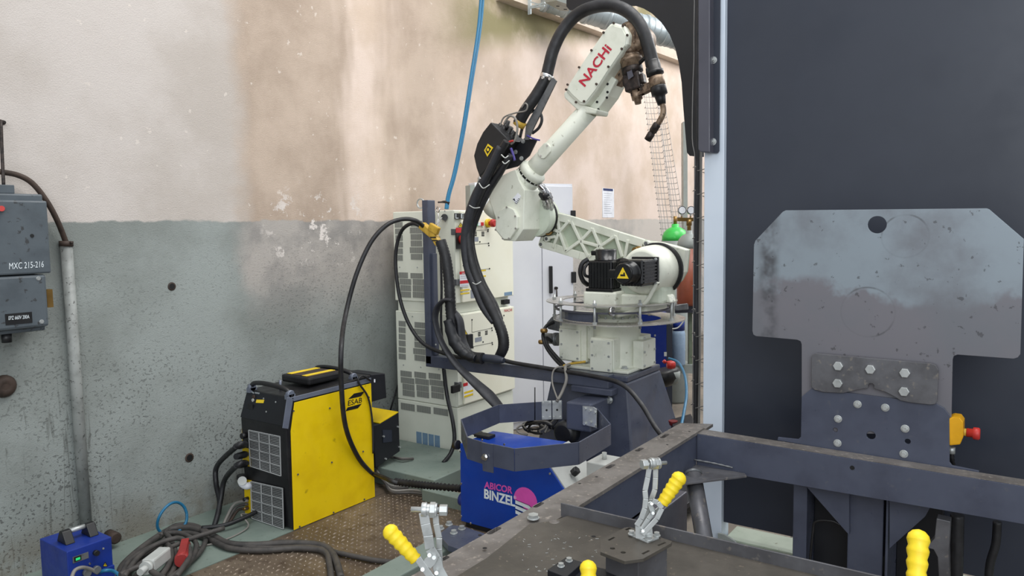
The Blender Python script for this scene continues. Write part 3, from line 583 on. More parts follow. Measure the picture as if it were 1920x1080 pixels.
# ================================================================== gas corner behind the robot
gp = lambda px, py, dd: D(px, py, dd)
def gas(px, topy, dd, r, mm, dome, lab, base=0.0):
    p = D(px, topy, dd); t_ = thing('gas_cylinder', lab, 'gas cylinder', (p.x, p.y, base)); h = p.z-base
    obj('body', MB().lathe((p.x, p.y, base), EZ, [(0, r*.92), (.02, r), (h-.15, r)], 24), mm, t_)
    obj('shoulder', MB().lathe((p.x, p.y, base+h-.15), EZ, [(0, r), (.04, r*.97), (.075, r*.85), (.1, r*.66), (.118, r*.42), (.122, r*.28), (.15, r*.26)], 24), dome, t_)
    v_ = obj('valve', MB().cyl((p.x, p.y, p.z), (p.x, p.y, p.z+.07), .016), 'brass', t_); return t_, p
g1, p1 = gas(1292, 432, 6.2, .1, 'brown', 'ggrey', 'brown gas cylinder with brass regulator beside the wire tray', D(1292, 573, 6.2).z)
g2, p2 = gas(1266, 420, 6.75, .12, 'ggrey', 'gcyl', 'grey gas cylinder with bright green shoulder behind the wire mesh')
m = MB(); e = p1+EZ*.09; m.bar(e-rt*.1, e+rt*.07, .03, .03); m.cyl(e, e-EZ*.05, .022); obj('regulator', m, 'brass', g1)
for s_ in (-.062, .012):
    g = e+rt*s_+EZ*.075; m = MB(); m.cyl(g+fw*.01, g-fw*.02, .034); m.cyl(g-EZ*.07, g, .007); gg = obj('pressure_gauge', m, 'chrome', g1); obj('gauge_face', MB().cyl(g-fw*.02, g-fw*.022, .028), 'paper', gg)
# leaning wire mesh trays
def wmesh(a, b, c_, d_, lab):
    t_ = thing('wire_mesh_tray', lab, 'wire tray', c_)
    m = MB(); n1, n2 = 4, 26; dep = fw*.06
    for i in range(n1+1):
        f_ = i/n1; off = dep*(1 if i in (0, n1) else 0); m.bar(a.lerp(b, f_)-off, d_.lerp(c_, f_)-off, .004, .004, fw)
    obj('long_wires', m, 'wire', t_); m = MB()
    for j in range(n2+1):
        f_ = j/n2; p, q = a.lerp(d_, f_), b.lerp(c_, f_); m.bar(p, q, .004, .004, fw); m.bar(p, p-dep, .004, .004); m.bar(q, q-dep, .004, .004)
    obj('cross_wires', m, 'wire', t_)
wmesh(D(1205, 172, 7.3), D(1227, 172, 7.3), D(1262, 452, 6.9), D(1240, 452, 6.9), 'left of two tall wire mesh trays leaning on the far wall')
wmesh(D(1230, 175, 7.4), D(1240, 172, 7.4), D(1283, 440, 7.0), D(1262, 440, 7.0), 'right of two tall wire mesh trays leaning on the far wall')
m = MB(); m.box(V(1281, 228, 3.6), V(1288, 640, 3.7)); m = MB().prism([D(1281, 228, 8.2), D(1289, 228, 8.2), Ve((D(1290, 640, 8.2).x, D(1290, 640, 8.2).y, 0)), Ve((D(1283, 640, 8.2).x, D(1283, 640, 8.2).y, 0))], fw*.1)
tag(obj('steel_upright', m, 'ggrey'), 'pale grey steel upright in the gap beside the black sheet', 'post')
wr_ = thing('wrapped_mesh_roll', 'grey bubble-wrapped bundle standing behind the robot shoulder', 'bundle', D(1275, 580, 6.9))
m = MB(); m.lathe(D(1277, 590, 7.0), D(1262, 450, 7.1)-D(1277, 590, 7.0), [(0, .12), (.1, .13), (.35, .125), (.68, .13), (.72, .1)], 16); obj('roll', m, 'gink', wr_)
bs = thing('blue_cabinet', 'deep blue cabinet on the floor behind the robot base', 'cabinet', (5.9, 2.6, 0))
a = D(1200, 586, 5.9); b = D(1250, 586, 5.9); p = Ve((a.x, a.y, 0)); q = Ve((b.x, b.y, 0)); bw = (q-p).normalized(); bn = Ve((-bw.y, bw.x, 0)); bn = bn if bn.dot(fw) > 0 else -bn
obj('body', MB().prism([p, q, q+bn*.35, p+bn*.35], EZ*a.z), 'dblue', bs, .004); obj('side_strip', MB().prism([q, q+bw*.045, q+bw*.045+bn*.3, q+bn*.3], EZ*(a.z-.03)), 'panel', bs)
obj('badge', MB().prism([D(1245, 660, 5.88), D(1250, 660, 5.88), D(1250, 668, 5.88), D(1245, 668, 5.88)], -fw*.004), 'gplas', bs)
wb = thing('workbench_shelf', 'dark cluttered bench edge under the brown gas cylinder', 'bench', D(1285, 600, 6.3))
obj('top', MB().prism([D(1246, 578, 6.2), D(1306, 572, 6.2), D(1306, 586, 6.2), D(1246, 588, 6.2)], fw*.4), 'cover', wb); obj('clutter_box', MB().prism([D(1266, 572, 6.15), D(1291, 568, 6.15), D(1292, 581, 6.15), D(1266, 583, 6.15)], fw*.2), 'conn', wb, .01)
obj('leg', MB().prism([D(1292, 586, 6.25), D(1298, 586, 6.25), D(1298, 690, 6.25), D(1292, 690, 6.25)], fw*.05), 'skirt', wb)
obj('lower_shelf', MB().prism([D(1262, 684, 6.2), D(1304, 684, 6.2), D(1304, 700, 6.2), D(1262, 700, 6.2)], fw*.4), 'ggrey', wb)
jg = thing('water_jug', 'cloudy pale blue plastic jug with blue cap in the corner behind robot', 'jug', D(1273, 684, 6.1))
p = D(1272, 684, 6.18); hh = 89*6.1/1400
obj('bottle', MB().lathe(p, EZ, [(0, .04), (.0, .052), (.01, .056), (hh*.66, .056), (hh*.73, .05), (hh*.76, .04)], 20), 'jug', jg); obj('cap', MB().lathe(p+EZ*hh*.75, EZ, [(0, .05), (.075, .05), (.08, .04)], 20), 'sblue', jg)
m = MB(); m.tube([D(1250, 592, 6.0), D(1250, 608, 6.0), D(1257, 616, 6.0), D(1270, 615, 6.0), D(1279, 606, 6.0), D(1283, 598, 6.0)], .006, 8, 5); tag(obj('white_tube', m, 'gplas'), 'thin white tube looping in front of the blue cabinet', 'tube')
vc = thing('dark_round_vessel', 'black rounded vessel with pale flank and red valve beside the pedestal', 'vessel', D(1256, 725, 5.2))
p = D(1243, 698, 5.3); obj('bowl', MB().lathe(p, D(1258, 725, 5.3)-D(1249, 690, 5.3), [(-.02, .1), (0, .115), (.05, .115), (.08, .085), (.1, .05)], 20), 'black', vc)
obj('pale_flank', MB().lathe(D(1262, 697, 5.25), D(1264, 722, 5.25)-D(1262, 697, 5.25), [(0, .05), (.05, .045), (.09, .02)], 16), 'ggrey', vc)
m = MB(); m.lathe(D(1258, 684, 5.1), rt, [(-.03, .015), (-.025, .026), (.0, .03), (.025, .026), (.03, .015)], 14); m.cyl(D(1248, 680, 5.1), D(1244, 676, 5.1), .012); obj('red_valve', m, 'red', vc)
m = MB(); m.tube([D(1254, 672, 5.0), D(1272, 680, 4.9), D(1284, 705, 4.7), D(1287, 740, 4.5), D(1282, 775, 4.3), D(1277, 800, 4.15)], .009, 8, 6); tag(obj('air_hose', m, 'bhose'), 'blue air hose curving down beside the pedestal to the frame', 'hose')
m = MB(); m.prism([D(1258, 786, 4.4), D(1295, 776, 4.4), D(1303, 792, 4.2), D(1262, 800, 4.2)], (0, 0, -.05)); tag(obj('floor_duct_cover', m, 'sheet'), 'black cover strip on the floor behind the frame corner', 'cover')
m = MB(); m.lathe(D(1262, 797, 4.3), EZ, [(0, .02), (.02, .026), (.026, .026)], 16); tag(obj('floor_stub', m, 'dred'), 'dark red round stub on the floor behind the frame corner', 'stub')

# ================================================================== pedestal and hose mast
ped = thing('robot_pedestal', 'dark blue tapered steel pedestal under the robot base', 'pedestal', (4.0, 2.1, 0))
zt = .768; T = [Ve((3.745, 1.845, zt)), Ve((4.2, 1.845, zt)), Ve((4.2, 2.34, zt)), Ve((3.745, 2.34, zt))]
Bt = [Ve((3.67, 1.76, .1)), Ve((4.36, 1.70, .1)), Ve((4.36, 2.46, .1)), Ve((3.67, 2.46, .1))]
obj('tapered_body', mesh1('loft', Bt, [q-EZ*.035 for q in T]), 'navy', ped, .012)
obj('top_plate', MB().prism([q-EZ*.035 for q in T], EZ*.035), 'navy', ped, .008)
bp = obj('base_plate', MB().box((3.32, 1.5, .07), (4.45, 2.6, .1)), 'sheet', ped, .003)
for px, py in ((1148, 961), (1163, 957), (1173, 951), (1190, 968), (1199, 958), (1212, 962)):
    p = Z(px, py, .1); obj('bolt', MB().hexn((p.x, p.y, .1), EZ, .016, .02, .024), 'zinc', bp)
obj('bolt', MB().hexn(U(1143, 750, 3.72), -EX, .016, .03, .022), 'zinc', ped)
obj('bracket_box', MB().prism([U(1061, 753, 3.5), U(1108, 758, 3.5), U(1108, 812, 3.5), U(1061, 805, 3.5)], (.22, 0, 0)), 'navy', ped, .01)
ms = thing('hose_mast', 'dark blue square post with long horizontal arm carrying the hoses', 'mast', (3.72, 3.25, .72))
a = U(799, 375, 3.68); c_ = U(822, 375, 3.68)
obj('post', MB().box((3.68, 3.235, .72), (3.755, 3.285, a.z)), 'navy', ms, .004)
obj('arm', MB().box((3.68, 1.93, .70), (3.755, 3.285, .775)), 'navy', ms, .004)
m = MB(); m.box((3.66, 1.9, .665), (3.765, 2.16, .70)); obj('arm_shoe', m, 'navy', ms, .004)
obj('inner_strip', MB().box((3.70, 3.215, .78), (3.74, 3.235, 1.45)), 'navy', ms, .002)
for zz in (.85, .95, 1.05): obj('rivet', MB().cyl((3.7, 3.214, zz), (3.7, 3.208, zz), .006), 'zinc', ms)
m = MB(); m.cyl(U(822, 379, 3.7), U(842, 380, 3.6), .005); m.tube([U(822, 380, 3.7), U(835, 377, 3.65), U(841, 383, 3.6)], .004, 6, 4); obj('hook_rod', m, 'sooty', ms)
m = MB(); m.tube([U(820, 388, 3.67), U(824, 391, 3.66), U(822, 398, 3.66), U(818, 394, 3.67), U(820, 388, 3.67)], .004, 6, 4); m.tube([U(821, 398, 3.66), U(822, 410, 3.65), U(818, 424, 3.64)], .003, 6, 4); m.tube([U(829, 408, 3.66), U(824, 414, 3.65), U(820, 425, 3.64), U(823, 428, 3.64)], .003, 6, 4)
tag(obj('steel_cable_loop', m, 'chrome'), 'thin steel cable loop tying the yellow clamp to the post', 'cable loop')
hc = thing('hose_clamp', 'yellow adjustable clamp holding hoses at the dark post', 'clamp', U(808, 440, 3.62))
m = MB(); m.bar(U(791, 422, 3.62), U(815, 442, 3.62), .05, .045); obj('upper_jaw', m, 'gold', hc, .006)
m = MB(); m.bar(U(806, 424, 3.6), U(822, 434, 3.6), .03, .05); obj('cross_bar', m, 'gold', hc, .005)
m = MB(); m.bar(U(812, 438, 3.61), U(823, 458, 3.61), .04, .04); obj('lower_jaw', m, 'gold', hc, .006)
for f_ in (.35, .65): e = U(812, 438, 3.61).lerp(U(823, 458, 3.61), f_); m = MB(); m.bar(e-(0.004*EZ), e+(.004*EZ), .046, .044); obj('slot', m, 'ink', hc)
def cab(name, pts, r, mm, lab, cat='cable', n=10, seg=6, **k):
    m = MB(); m.tube(pts, r, n, seg, **k); return tag(obj(name, m, mm), lab, cat)
u6 = lambda *L, c=3.62: [U(x, y, c) for x, y in L]
cab('power_cable', [V(702, 893, 3.22), V(672, 858, 3.2), V(648, 800, 3.17), V(640, 720, 3.15), V(640, 650, 3.15)]+[D(648, 590, 4.5), D(668, 515, 4.55), D(695, 455, 4.6), D(725, 422, 4.65), D(755, 411, 4.7), D(780, 414, 4.72), U(797, 427, 3.62)], .014, 'hose', 'black cable arching from yellow clamp down over the yellow machine')
cab('power_cable', u6((795, 429), (775, 419), (755, 430), (744, 460), (742, 500), (750, 560), (768, 610), (795, 645), (840, 665), (880, 672), (920, 670), (962, 680), (1010, 688), (1050, 695), c=3.64)+[U(1110, 705, 3.6), U(1165, 720, 3.55), U(1200, 755, 3.5), U(1228, 800, 3.45), U(1245, 822, 3.4)], .0125, 'hose', 'long black cable looping off the post, along its arm and down the pedestal')
cab('corrugated_hose', u6((826, 452), (836, 485), (842, 530), (845, 580), (850, 620), (862, 648), (882, 668), (905, 672), c=3.58), .034, 'hose', 'thick corrugated black hose hanging beside the dark post', 'hose', 14, 14, ripple=.05)
cab('cable_bundle', u6((840, 600), (853, 640), (872, 664), (892, 672), c=3.55), [.03, .042, .035, .02], 'sheet', 'black taped cable bundle at the foot of the corrugated hose', 'cable bundle', 12, 6, ripple=.06, rk=3)
cab('grey_sleeve', u6((848, 563), (832, 563), (819, 580), (817, 605), (830, 645), (857, 685), (888, 715), (915, 740), (938, 766), c=3.52), [.02, .025, .03, .026, .026, .03, .042, .052, .04], 'sleeve', 'flat grey-black cable sleeve hanging diagonally over the arm', 'sleeve', 12, 6, flat=.45)
cab('grey_sleeve', u6((848, 580), (862, 600), (868, 640), (885, 668), (905, 680), c=3.6), [.02, .03, .035, .03, .02], 'sleeve', 'short grey-black sleeve wrapped behind the corrugated hose', 'sleeve', 12, 6, flat=.5)
cab('hanging_cable', u6((826, 470), (828, 540), (827, 600), (831, 660), c=3.66), .008, 'hose', 'thin black cable hanging close to the dark post')
cab('controller_cable', [U(832, 690, 3.76), U(838, 740, 3.76), U(849, 790, 3.72), U(852, 825, 3.7), U(845, 850, 3.66), U(831, 868, 3.6)], .0135, 'hose', 'black cable hanging in front of the controller to the green platform')
m = MB(); m.tube(u6((888, 668), (905, 671), (930, 674), (945, 676), c=3.6), [.018, .026, .028, .016], 12, 5); tag(obj('cable_plug', m, 'panel'), 'grey-black inline plug lying on the horizontal arm', 'plug')
# dress pack from feeder down to the arm
base = [(948, 262), (926, 300), (902, 345), (885, 395), (876, 440), (879, 490), (898, 545), (922, 590), (938, 630), (934, 660), (915, 675)]
cab('dress_pack_hose', u6((950, 265), (930, 300), (908, 345), (890, 385), (878, 425), (882, 480), (897, 530), (920, 575), (940, 620), (944, 650), (934, 672), c=3.66), [.022, .024, .026, .028, .03, .03, .032, .034, .034, .034, .028], 'hose', 'thick corrugated black dress hose running from the wire feeder down to the arm', 'hose', 14, 14, ripple=.035)
cab('dress_pack_hose', u6((937, 275), (914, 325), (893, 362), (879, 405), (871, 450), (876, 500), (889, 535), (905, 575), (925, 605), c=3.64), [.018, .02, .024, .028, .026, .024, .026, .022, .016], 'sleeve', 'smooth black sleeve strapped in front of the thick dress hose', 'hose', 12, 6)
cab('dress_pack_hose', u6((958, 290), (936, 325), (912, 362), (893, 405), (884, 445), (890, 485), (905, 530), (925, 570), (938, 600), c=3.70), [.016, .024, .028, .026, .02, .018, .02, .026, .02], 'hose', 'soft black sleeve behind the thick dress hose', 'hose', 12, 6)
for ti_, (a, b, c_) in enumerate((((898, 343), (906, 353), (918, 346)), ((880, 385), (889, 390), (900, 389)), ((886, 530), (893, 533), (902, 528)), ((940, 290), (947, 296), (953, 292)), ((942, 303), (947, 307), (955, 301)))):
    m = MB(); m.tube([U(*a, 3.60), U(*b, 3.595), U(*c_, 3.62)], .0035, 6, 4); tag(obj('cable_tie', m, 'gplas'), ['pale cable tie on the black hoses beside the elbow top', 'pale cable tie on the black hoses level with the cabinet top', 'lowest pale cable tie on the black hoses', 'topmost pale cable tie on the hoses in front of the feeder', 'second pale cable tie from the top in front of the feeder'][ti_], 'cable tie', 'pale cable ties on the black dress hoses')
cab('base_cable', [U(1038, 604, 3.95), U(1024, 612, 3.9), U(1018, 630, 3.86), U(1025, 652, 3.82), U(1042, 675, 3.78), U(1058, 690, 3.74)], .011, 'hose', 'left of two black cables curving off the robot base connector')
cab('base_cable', [U(1034, 640, 3.92), U(1024, 634, 3.86), U(1028, 650, 3.82), U(1048, 674, 3.78), U(1066, 692, 3.74)], .011, 'hose', 'right of two black cables curving off the robot base connector')
for px, py in ((1020, 620), (1016, 641)): m = MB(); m.lathe(U(px, py, 3.86), EZ, [(-.012, .02), (.0, .024), (.012, .02)], 12); tag(obj('tape_wrap', m, 'brass'), {620: 'upper tan tape wrap on the base cables', 641: 'lower tan tape wrap on the base cables'}[py], 'tape')
cab('signal_cable', [U(1068, 684, 3.7), U(1060, 688, 3.64), U(1062, 712, 3.62), U(1054, 735, 3.6), U(1044, 753, 3.55)], .009, 'gcab', 'thick grey cable looping over the arm to the hinge bracket')
cab('signal_cable', [U(1068, 690, 3.7), U(1048, 688, 3.64), U(1037, 697, 3.62), U(1036, 720, 3.6), U(1046, 750, 3.55)], .005, 'gcab', 'thin grey cable looping over the arm to the hinge bracket')
cab('earth_wire', [U(1056, 686, 3.72), U(1070, 682, 3.74), U(1085, 680, 3.78), U(1098, 678, 3.8)], .007, 'gold', 'short yellow-tan wire at the foot of the robot base', 'wire')

# ================================================================== robot
rb = thing('welding_robot', 'cream six-axis welding robot arm on the dark blue pedestal, lettered NACHI', 'robot arm', (4.0, 2.05, zt))
cx, cy = 4.0, 2.045
# base casting
m = MB(); m.lathe((cx, cy, zt), EZ, [(0, .165), (.02, .165), (.03, .15), (.24, .148), (.25, .16), (.268, .16), (.27, .13), (.3, .13)], 40); base_o = obj('base_drum', m, 'cream', rb)
b0 = U(1106, 633, 3.80); b1 = U(1151, 697, 3.80)
m = MB(); m.box((3.80, b1.y, zt+.005), (4.0, b0.y, b0.z)); m.box((3.80, 1.845+.02, zt), (4.12, 2.28, zt+.018)); m.box((4.0, 1.87, zt+.01), (4.12, 2.0, b0.z)); obj('base_block', m, 'cream', rb, .006)
def coverU(name, x0, y0, x1, y1, u, th, nb=6):
    a = U(x0, y0, u); b = U(x1, y1, u); bb = U(x0, y1, u); o = obj(name, MB().box((u-th, a.y, a.z), (u, b.y, bb.z)), 'cream', rb, .004)
    for i in range(2):
        for j in range(3):
            yy = a.y+(b.y-a.y)*(.12+.76*i); zz = a.z+(bb.z-a.z)*(.08+.42*j); obj('bolt', MB().cyl((u-th-.004, yy, zz), (u-th, yy, zz), .007, n=8), 'zinc', o)
coverU('cover_plate', 1108, 635, 1149, 694, 3.80, .016)
p0 = V(1196, 634, 1.868); p1 = V(1217, 630, 1.868); p2 = V(1193, 695, 1.868)
m = MB(); c0 = Ve((3.92, 1.85, zt+.01)); m.box((3.93, 1.835, zt+.01), (4.11, 1.9, b0.z-.02)); o = obj('side_block', m, 'cream', rb, .006)
for i in range(2):
    for j in range(3): obj('bolt', MB().cyl((3.95+.14*i, 1.835, zt+.03+.08*j), (3.95+.14*i, 1.829, zt+.03+.08*j), .007, n=8), 'zinc', o)
a = U(1048, 588, 3.86); b = U(1091, 682, 3.86)
m = MB(); m.box((3.86, b.y-.03, zt+.03), (4.06, a.y, a.z)); m.box((3.88, cy+.08, zt+.05), (4.05, b.y, a.z-.03)); obj('connector_box', m, 'cream', rb, .008)
coverU('cover_plate', 1050, 615, 1090, 673, 3.86, .014)
tri(lambda x, y: (x, y), 1054, 599, 6.5, rb, axis='u', u_=3.858)
obj('upper_connector', MB().prism([U(1048, 588, 3.95), U(1034, 594, 3.95), U(1024, 606, 3.95), U(1026, 617, 3.95), U(1048, 622, 3.95)], (.1, 0, 0)), 'conn', rb, .008)
obj('lower_connector', MB().cyl(U(1048, 636, 3.96), U(1024, 634, 3.96), .034), 'conn', rb); obj('connector_nose', MB().cyl(U(1046, 636, 3.96), U(1040, 636, 3.96), .042), 'conn', rb)
for i in range(20):
    an = 2*math.pi*i/20; obj('flange_bolt', MB().cyl((cx+.15*math.cos(an), cy+.15*math.sin(an), zt+.268), (cx+.15*math.cos(an), cy+.15*math.sin(an), zt+.282), .009, n=8), 'cream', rb)
for px, py in ((1171, 691), (1105, 681)):
    p = Z(px, py, zt+.02); m = MB(); m.box((p.x-.035, p.y-.05, zt), (p.x+.045, p.y+.04, zt+.02)); f_ = obj('foot', m, 'cream', rb, .006); obj('bolt', MB().hexn((p.x, p.y, zt+.02), EZ, .017, .014, .022), 'zinc', f_)
m = MB(); m.lathe((cx, cy, zt+.3), EZ, [(0, .125), (.05, .125), (.05, .14), (.1, .14)], 32); obj('rotating_collar', m, 'rib', rb)
for i in range(16):
    an = 2*math.pi*i/16; obj('collar_bolt', MB().cyl((cx+.128*math.cos(an), cy+.128*math.sin(an), zt+.3), (cx+.128*math.cos(an), cy+.128*math.sin(an), zt+.31), .008, n=8), 'zinc', rb)
# guard rings
def ring(name, zc, ro, ri, th, mm, oy=0):
    c0 = Ve((cx, cy+oy, zc)); return obj(name, MB().prism(circ(c0, EX, EY, ro, 64), EZ*th, [circ(c0, EX, EY, ri, 64)]), mm, rb)
z1 = 1.165; ring('upper_guard_ring', z1, .39, .29, .005, 'ringm', .03); ring('lower_guard_ring', z1-.105, .39, .25, .005, 'ringm', -.02)
ring('middle_ring', z1-.045, .35, .335, .01, 'cover', .02)
for i in range(9):
    an = math.radians(150+i*40); x_, y_ = cx+.365*math.cos(an), cy+.01+.365*math.sin(an); m = MB(); m.cyl((x_, y_, z1-.125), (x_, y_, z1+.035), .0075); m.hexn((x_, y_, z1+.006), EZ, .014, .012); m.hexn((x_, y_, z1-.1), EZ, .014, .012); obj('ring_stud', m, 'zinc', rb)
m = MB(); pts = [(cx-.33*math.cos(t), cy+.33*math.sin(t)) for t in [i*.13-.15 for i in range(11)]]
for i in range(10): m.prism([(pts[i][0], pts[i][1], z1-.095), (pts[i+1][0], pts[i+1][1], z1-.095), (pts[i+1][0], pts[i+1][1], z1-.045), (pts[i][0], pts[i][1], z1-.045)], (.012, 0, 0))
ch = obj('cable_channel', m, 'navy', rb)
obj('end_cap', MB().cyl(U(1145, 584, 3.66), U(1150, 584, 3.66), .026), 'chrome', ch)
# slewing column: motor seat, shoulder
q = [Z(1098, 572, z1), Z(1160, 578, z1)]
m = MB(); m.box((3.79, 1.935, z1-.03), (4.12, 2.15, 1.235)); m.box((3.86, 1.78, z1-.05), (4.16, 2.08, 1.22)); obj('motor_seat', m, 'cream', rb, .012)
# vertical motor
mx, my = 3.88, 2.045; vm = obj('vertical_motor', MB().box((mx-.078, my-.078, 1.245), (mx+.078, my+.078, 1.412)), 'motor', rb, .01)
m = MB(); m.box((mx-.088, my-.088, 1.235), (mx+.088, my+.088, 1.252)); obj('motor_flange', m, 'motor', vm, .003)
m = MB()
for i in range(7):
    o_ = -.06+.02*i; m.box((mx-.083, my+o_-.005, 1.256), (mx-.076, my+o_+.005, 1.402)); m.box((mx+o_-.005, my-.083, 1.256), (mx+o_+.005, my-.076, 1.402))
obj('cooling_fins', m, 'motor', vm)
m = MB(); m.lathe((mx, my, 1.412), EZ, [(0, .068), (.005, .068), (.006, .062), (.058, .062), (.064, .057)], 24); obj('motor_cap', m, 'motor', vm); m = MB(); m.box((mx-.03, my+.045, 1.44), (mx+.01, my+.085, 1.468)); obj('cap_lug', m, 'motor', vm, .006)
cab('motor_cable', [U(1103, 486, 3.82), U(1092, 494, 3.8), U(1088, 510, 3.8), U(1093, 526, 3.82), U(1102, 534, 3.86)], .014, 'hose', 'outer black cable loop beside the upright motor')
cab('motor_cable', [U(1104, 492, 3.8), U(1096, 503, 3.78), U(1097, 516, 3.78), U(1106, 519, 3.82)], .009, 'hose', 'inner black cable loop beside the upright motor')
# shoulder housing, axis along x
hy, hz = 1.705, 1.358; gy, gz = 1.812, 1.352
m = MB(); m.lathe((3.86, gy, gz), EX, [(0, .11), (.008, .125), (.03, .134), (.1, .142), (.19, .146), (.195, .14)], 48); obj('shoulder_housing', m, 'cream', rb)
m = MB(); m.prism([(3.9, 2.02, z1), (3.9, 1.70, z1), (3.9, 1.70, hz-.1), (3.9, 1.80, hz), (3.9, 1.98, 1.3)], (.2, 0, 0)); obj('shoulder_column', m, 'rib', rb, .02)
m = MB(); m.tube([U(1157, 592, 3.84), U(1190, 583, 3.83), U(1212, 565, 3.83), U(1224, 545, 3.83), U(1233, 528, 3.83)], .012, 8, 6); obj('casting_rib', m, 'cream', rb)
m = MB(); m.prism([(3.96, 1.76, 1.17), (3.96, 1.675, 1.17), (3.96, 1.69, 1.21), (3.96, 1.735, 1.235)], (.08, 0, 0)); obj('shoulder_toe', m, 'cream', rb, .008)
ring2 = obj('gap_ring', MB().lathe((4.05, gy-.005, gz), EX, [(0, .14), (.001, .158), (.028, .158), (.03, .14)], 48), 'dark', rb)
# horizontal motor
hm = obj('horizontal_motor', MB().box((3.65, hy-.0, hz-.068), (3.83, hy+.14, hz+.068)), 'motor', rb, .01); hcy = hy+.07
m = MB(); m.box((3.825, hy-.01, hz-.078), (3.842, hy+.15, hz+.078)); obj('motor_flange', m, 'motor', hm, .003)
m = MB()
for i in range(7): o_ = -.054+.018*i; m.box((3.66, hy-.006, hz+o_-.005), (3.82, hy+.002, hz+o_+.005)); m.box((3.66, hcy+o_-.005, hz-.074), (3.82, hcy+o_+.005, hz-.066))
obj('cooling_fins', m, 'motor', hm)
m = MB(); m.lathe((3.652, hcy, hz), -EX, [(0, .064), (.025, .064), (.028, .056), (.085, .056), (.095, .05)], 24); cap = obj('motor_cap', m, 'motor', hm); m = MB(); m.box((3.575, hcy+.045, hz-.028), (3.63, hcy+.095, hz+.018)); obj('cap_lug', m, 'motor', hm, .006)
uc = 3.556; m = MB(); m.prism([(uc, hcy+.034, hz-.026), (uc, hcy-.034, hz-.026), (uc, hcy, hz+.034)], (-.001, 0, 0)); obj('warning_sign', m, 'ysign', hm); m = MB(); m.box((uc-.002, hcy-.014, hz-.014), (uc-.001, hcy+.014, hz-.004)); m.box((uc-.002, hcy-.012, hz-.005), (uc-.001, hcy-.004, hz+.006)); obj('sign_glyph', m, 'ink', hm)
for dz in (-.064, .064): obj('bolt', MB().cyl((3.826, hy+.002, hz+dz), (3.815, hy+.002, hz+dz), .009, n=8), 'zinc', hm)
cab('motor_lead', [U(1157, 489, 3.75), U(1165, 486, 3.72), U(1175, 488, 3.68), U(1182, 492, 3.64)], .008, 'hose', 'short black lead between the upright and the horizontal motor')
# ribbed lower arm, in the plane beyond the shoulder
ua = 4.08; c5b = crop(900, 330, 2.768); A5 = lambda x, y, du=0: U(*c5b(x, y), ua+du)
out = [(322, 178), (372, 185), (480, 215), (600, 256), (720, 294), (850, 335), (930, 345), (1000, 362), (1068, 383), (1062, 440), (1055, 500), (1030, 545), (1000, 572), (960, 590), (900, 585), (850, 545), (800, 490), (700, 462), (520, 425), (400, 385), (312, 358), (322, 340), (350, 262)]
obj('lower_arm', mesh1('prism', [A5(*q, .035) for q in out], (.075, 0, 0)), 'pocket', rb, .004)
m = MB()
bord = [(345, 192), (410, 213), (480, 230), (600, 270), (720, 310), (850, 350)]; low_ = [(318, 352), (400, 375), (520, 412), (640, 440), (740, 455)]
for L_ in (bord, low_):
    for i in range(len(L_)-1): m.bar(A5(*L_[i], .015), A5(*L_[i+1], .015), .028, .05, EZ)
for a, b in (((410, 215), (418, 288)), ((470, 232), (418, 290)), ((345, 262), (418, 290)), ((418, 290), (385, 372)), ((418, 290), (455, 392)), ((355, 320), (400, 315)), ((480, 235), (528, 335)), ((590, 272), (528, 338)), ((528, 335), (450, 392)), ((528, 338), (570, 420)), ((590, 272), (630, 365)), ((710, 310), (630, 365)), ((630, 365), (570, 420)), ((630, 365), (690, 440)), ((710, 310), (745, 420)), ((775, 330), (755, 440)), ((345, 192), (350, 262)), ((350, 262), (318, 352)), ((630, 365), (528, 338))):
    m.bar(A5(*a, .018), A5(*b, .018), .02, .045, EX)
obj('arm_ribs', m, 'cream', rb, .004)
hub = [A5(*q) for q in ((840, 338), (930, 345), (1000, 362), (1068, 383), (1062, 440), (1055, 500), (1030, 545), (1000, 572), (960, 595), (985, 540), (1015, 490), (1022, 440), (1005, 395), (960, 368), (900, 362), (850, 380))]
obj('hub_cheek', mesh1('prism', hub, (.06, 0, 0)), 'cream', rb, .006)
for q in ((347, 196), (362, 240), (344, 326), (315, 355), (860, 350)): p = A5(*q, -.012); obj('socket_bolt', MB().cyl(p, p+EX*.04, .018), 'cream', rb); obj('bolt', MB().cyl(p-EX*.002, p+EX*.01, .011), 'conn', rb)
for q in ((350, 288), (815, 385)):
    p = A5(*q, -.02); m = MB(); m.cyl(p+EX*.03, p-EX*.01-EY*.01, .024); m.cyl(p-EX*.01, p-EX*.035, .018); obj('rubber_stop', m, 'brass', rb)
# elbow casting
c8 = crop(880, 300, 6); E8 = lambda x, y, u: U(*c8(x, y), u)
el = [(462, 128), (520, 96), (600, 150), (700, 240), (745, 330), (760, 420), (765, 640), (730, 760), (640, 850), (500, 918), (385, 910), (290, 785), (296, 655), (240, 600), (185, 540), (215, 420), (340, 190)]
el_f = [(462, 128), (520, 110), (560, 230), (620, 340), (612, 600), (610, 780), (515, 915), (385, 905), (290, 785), (296, 655), (215, 420), (340, 190)]
obj('elbow_body', mesh1('prism', [E8(*q, 3.80) for q in el_f], (.2, 0, 0)), 'cream', rb, .014)
oc = [(420, 515), (520, 545), (600, 640), (600, 760), (520, 900), (455, 900), (385, 895), (290, 785), (300, 655), (350, 560)]
o = obj('elbow_cover', mesh1('prism', [E8(*q, 3.775) for q in ((418, 520), (500, 560), (540, 640), (535, 770), (450, 893), (382, 890), (295, 785), (302, 660), (350, 560))], (.03, 0, 0)), 'cream', rb, .004)
for q in ((422, 532), (518, 632), (522, 770), (446, 882), (378, 884), (298, 785), (332, 645)): p = E8(*q, 3.775); obj('bolt', MB().cyl(p, p-EX*.005, .006, n=8), 'ringm', o)
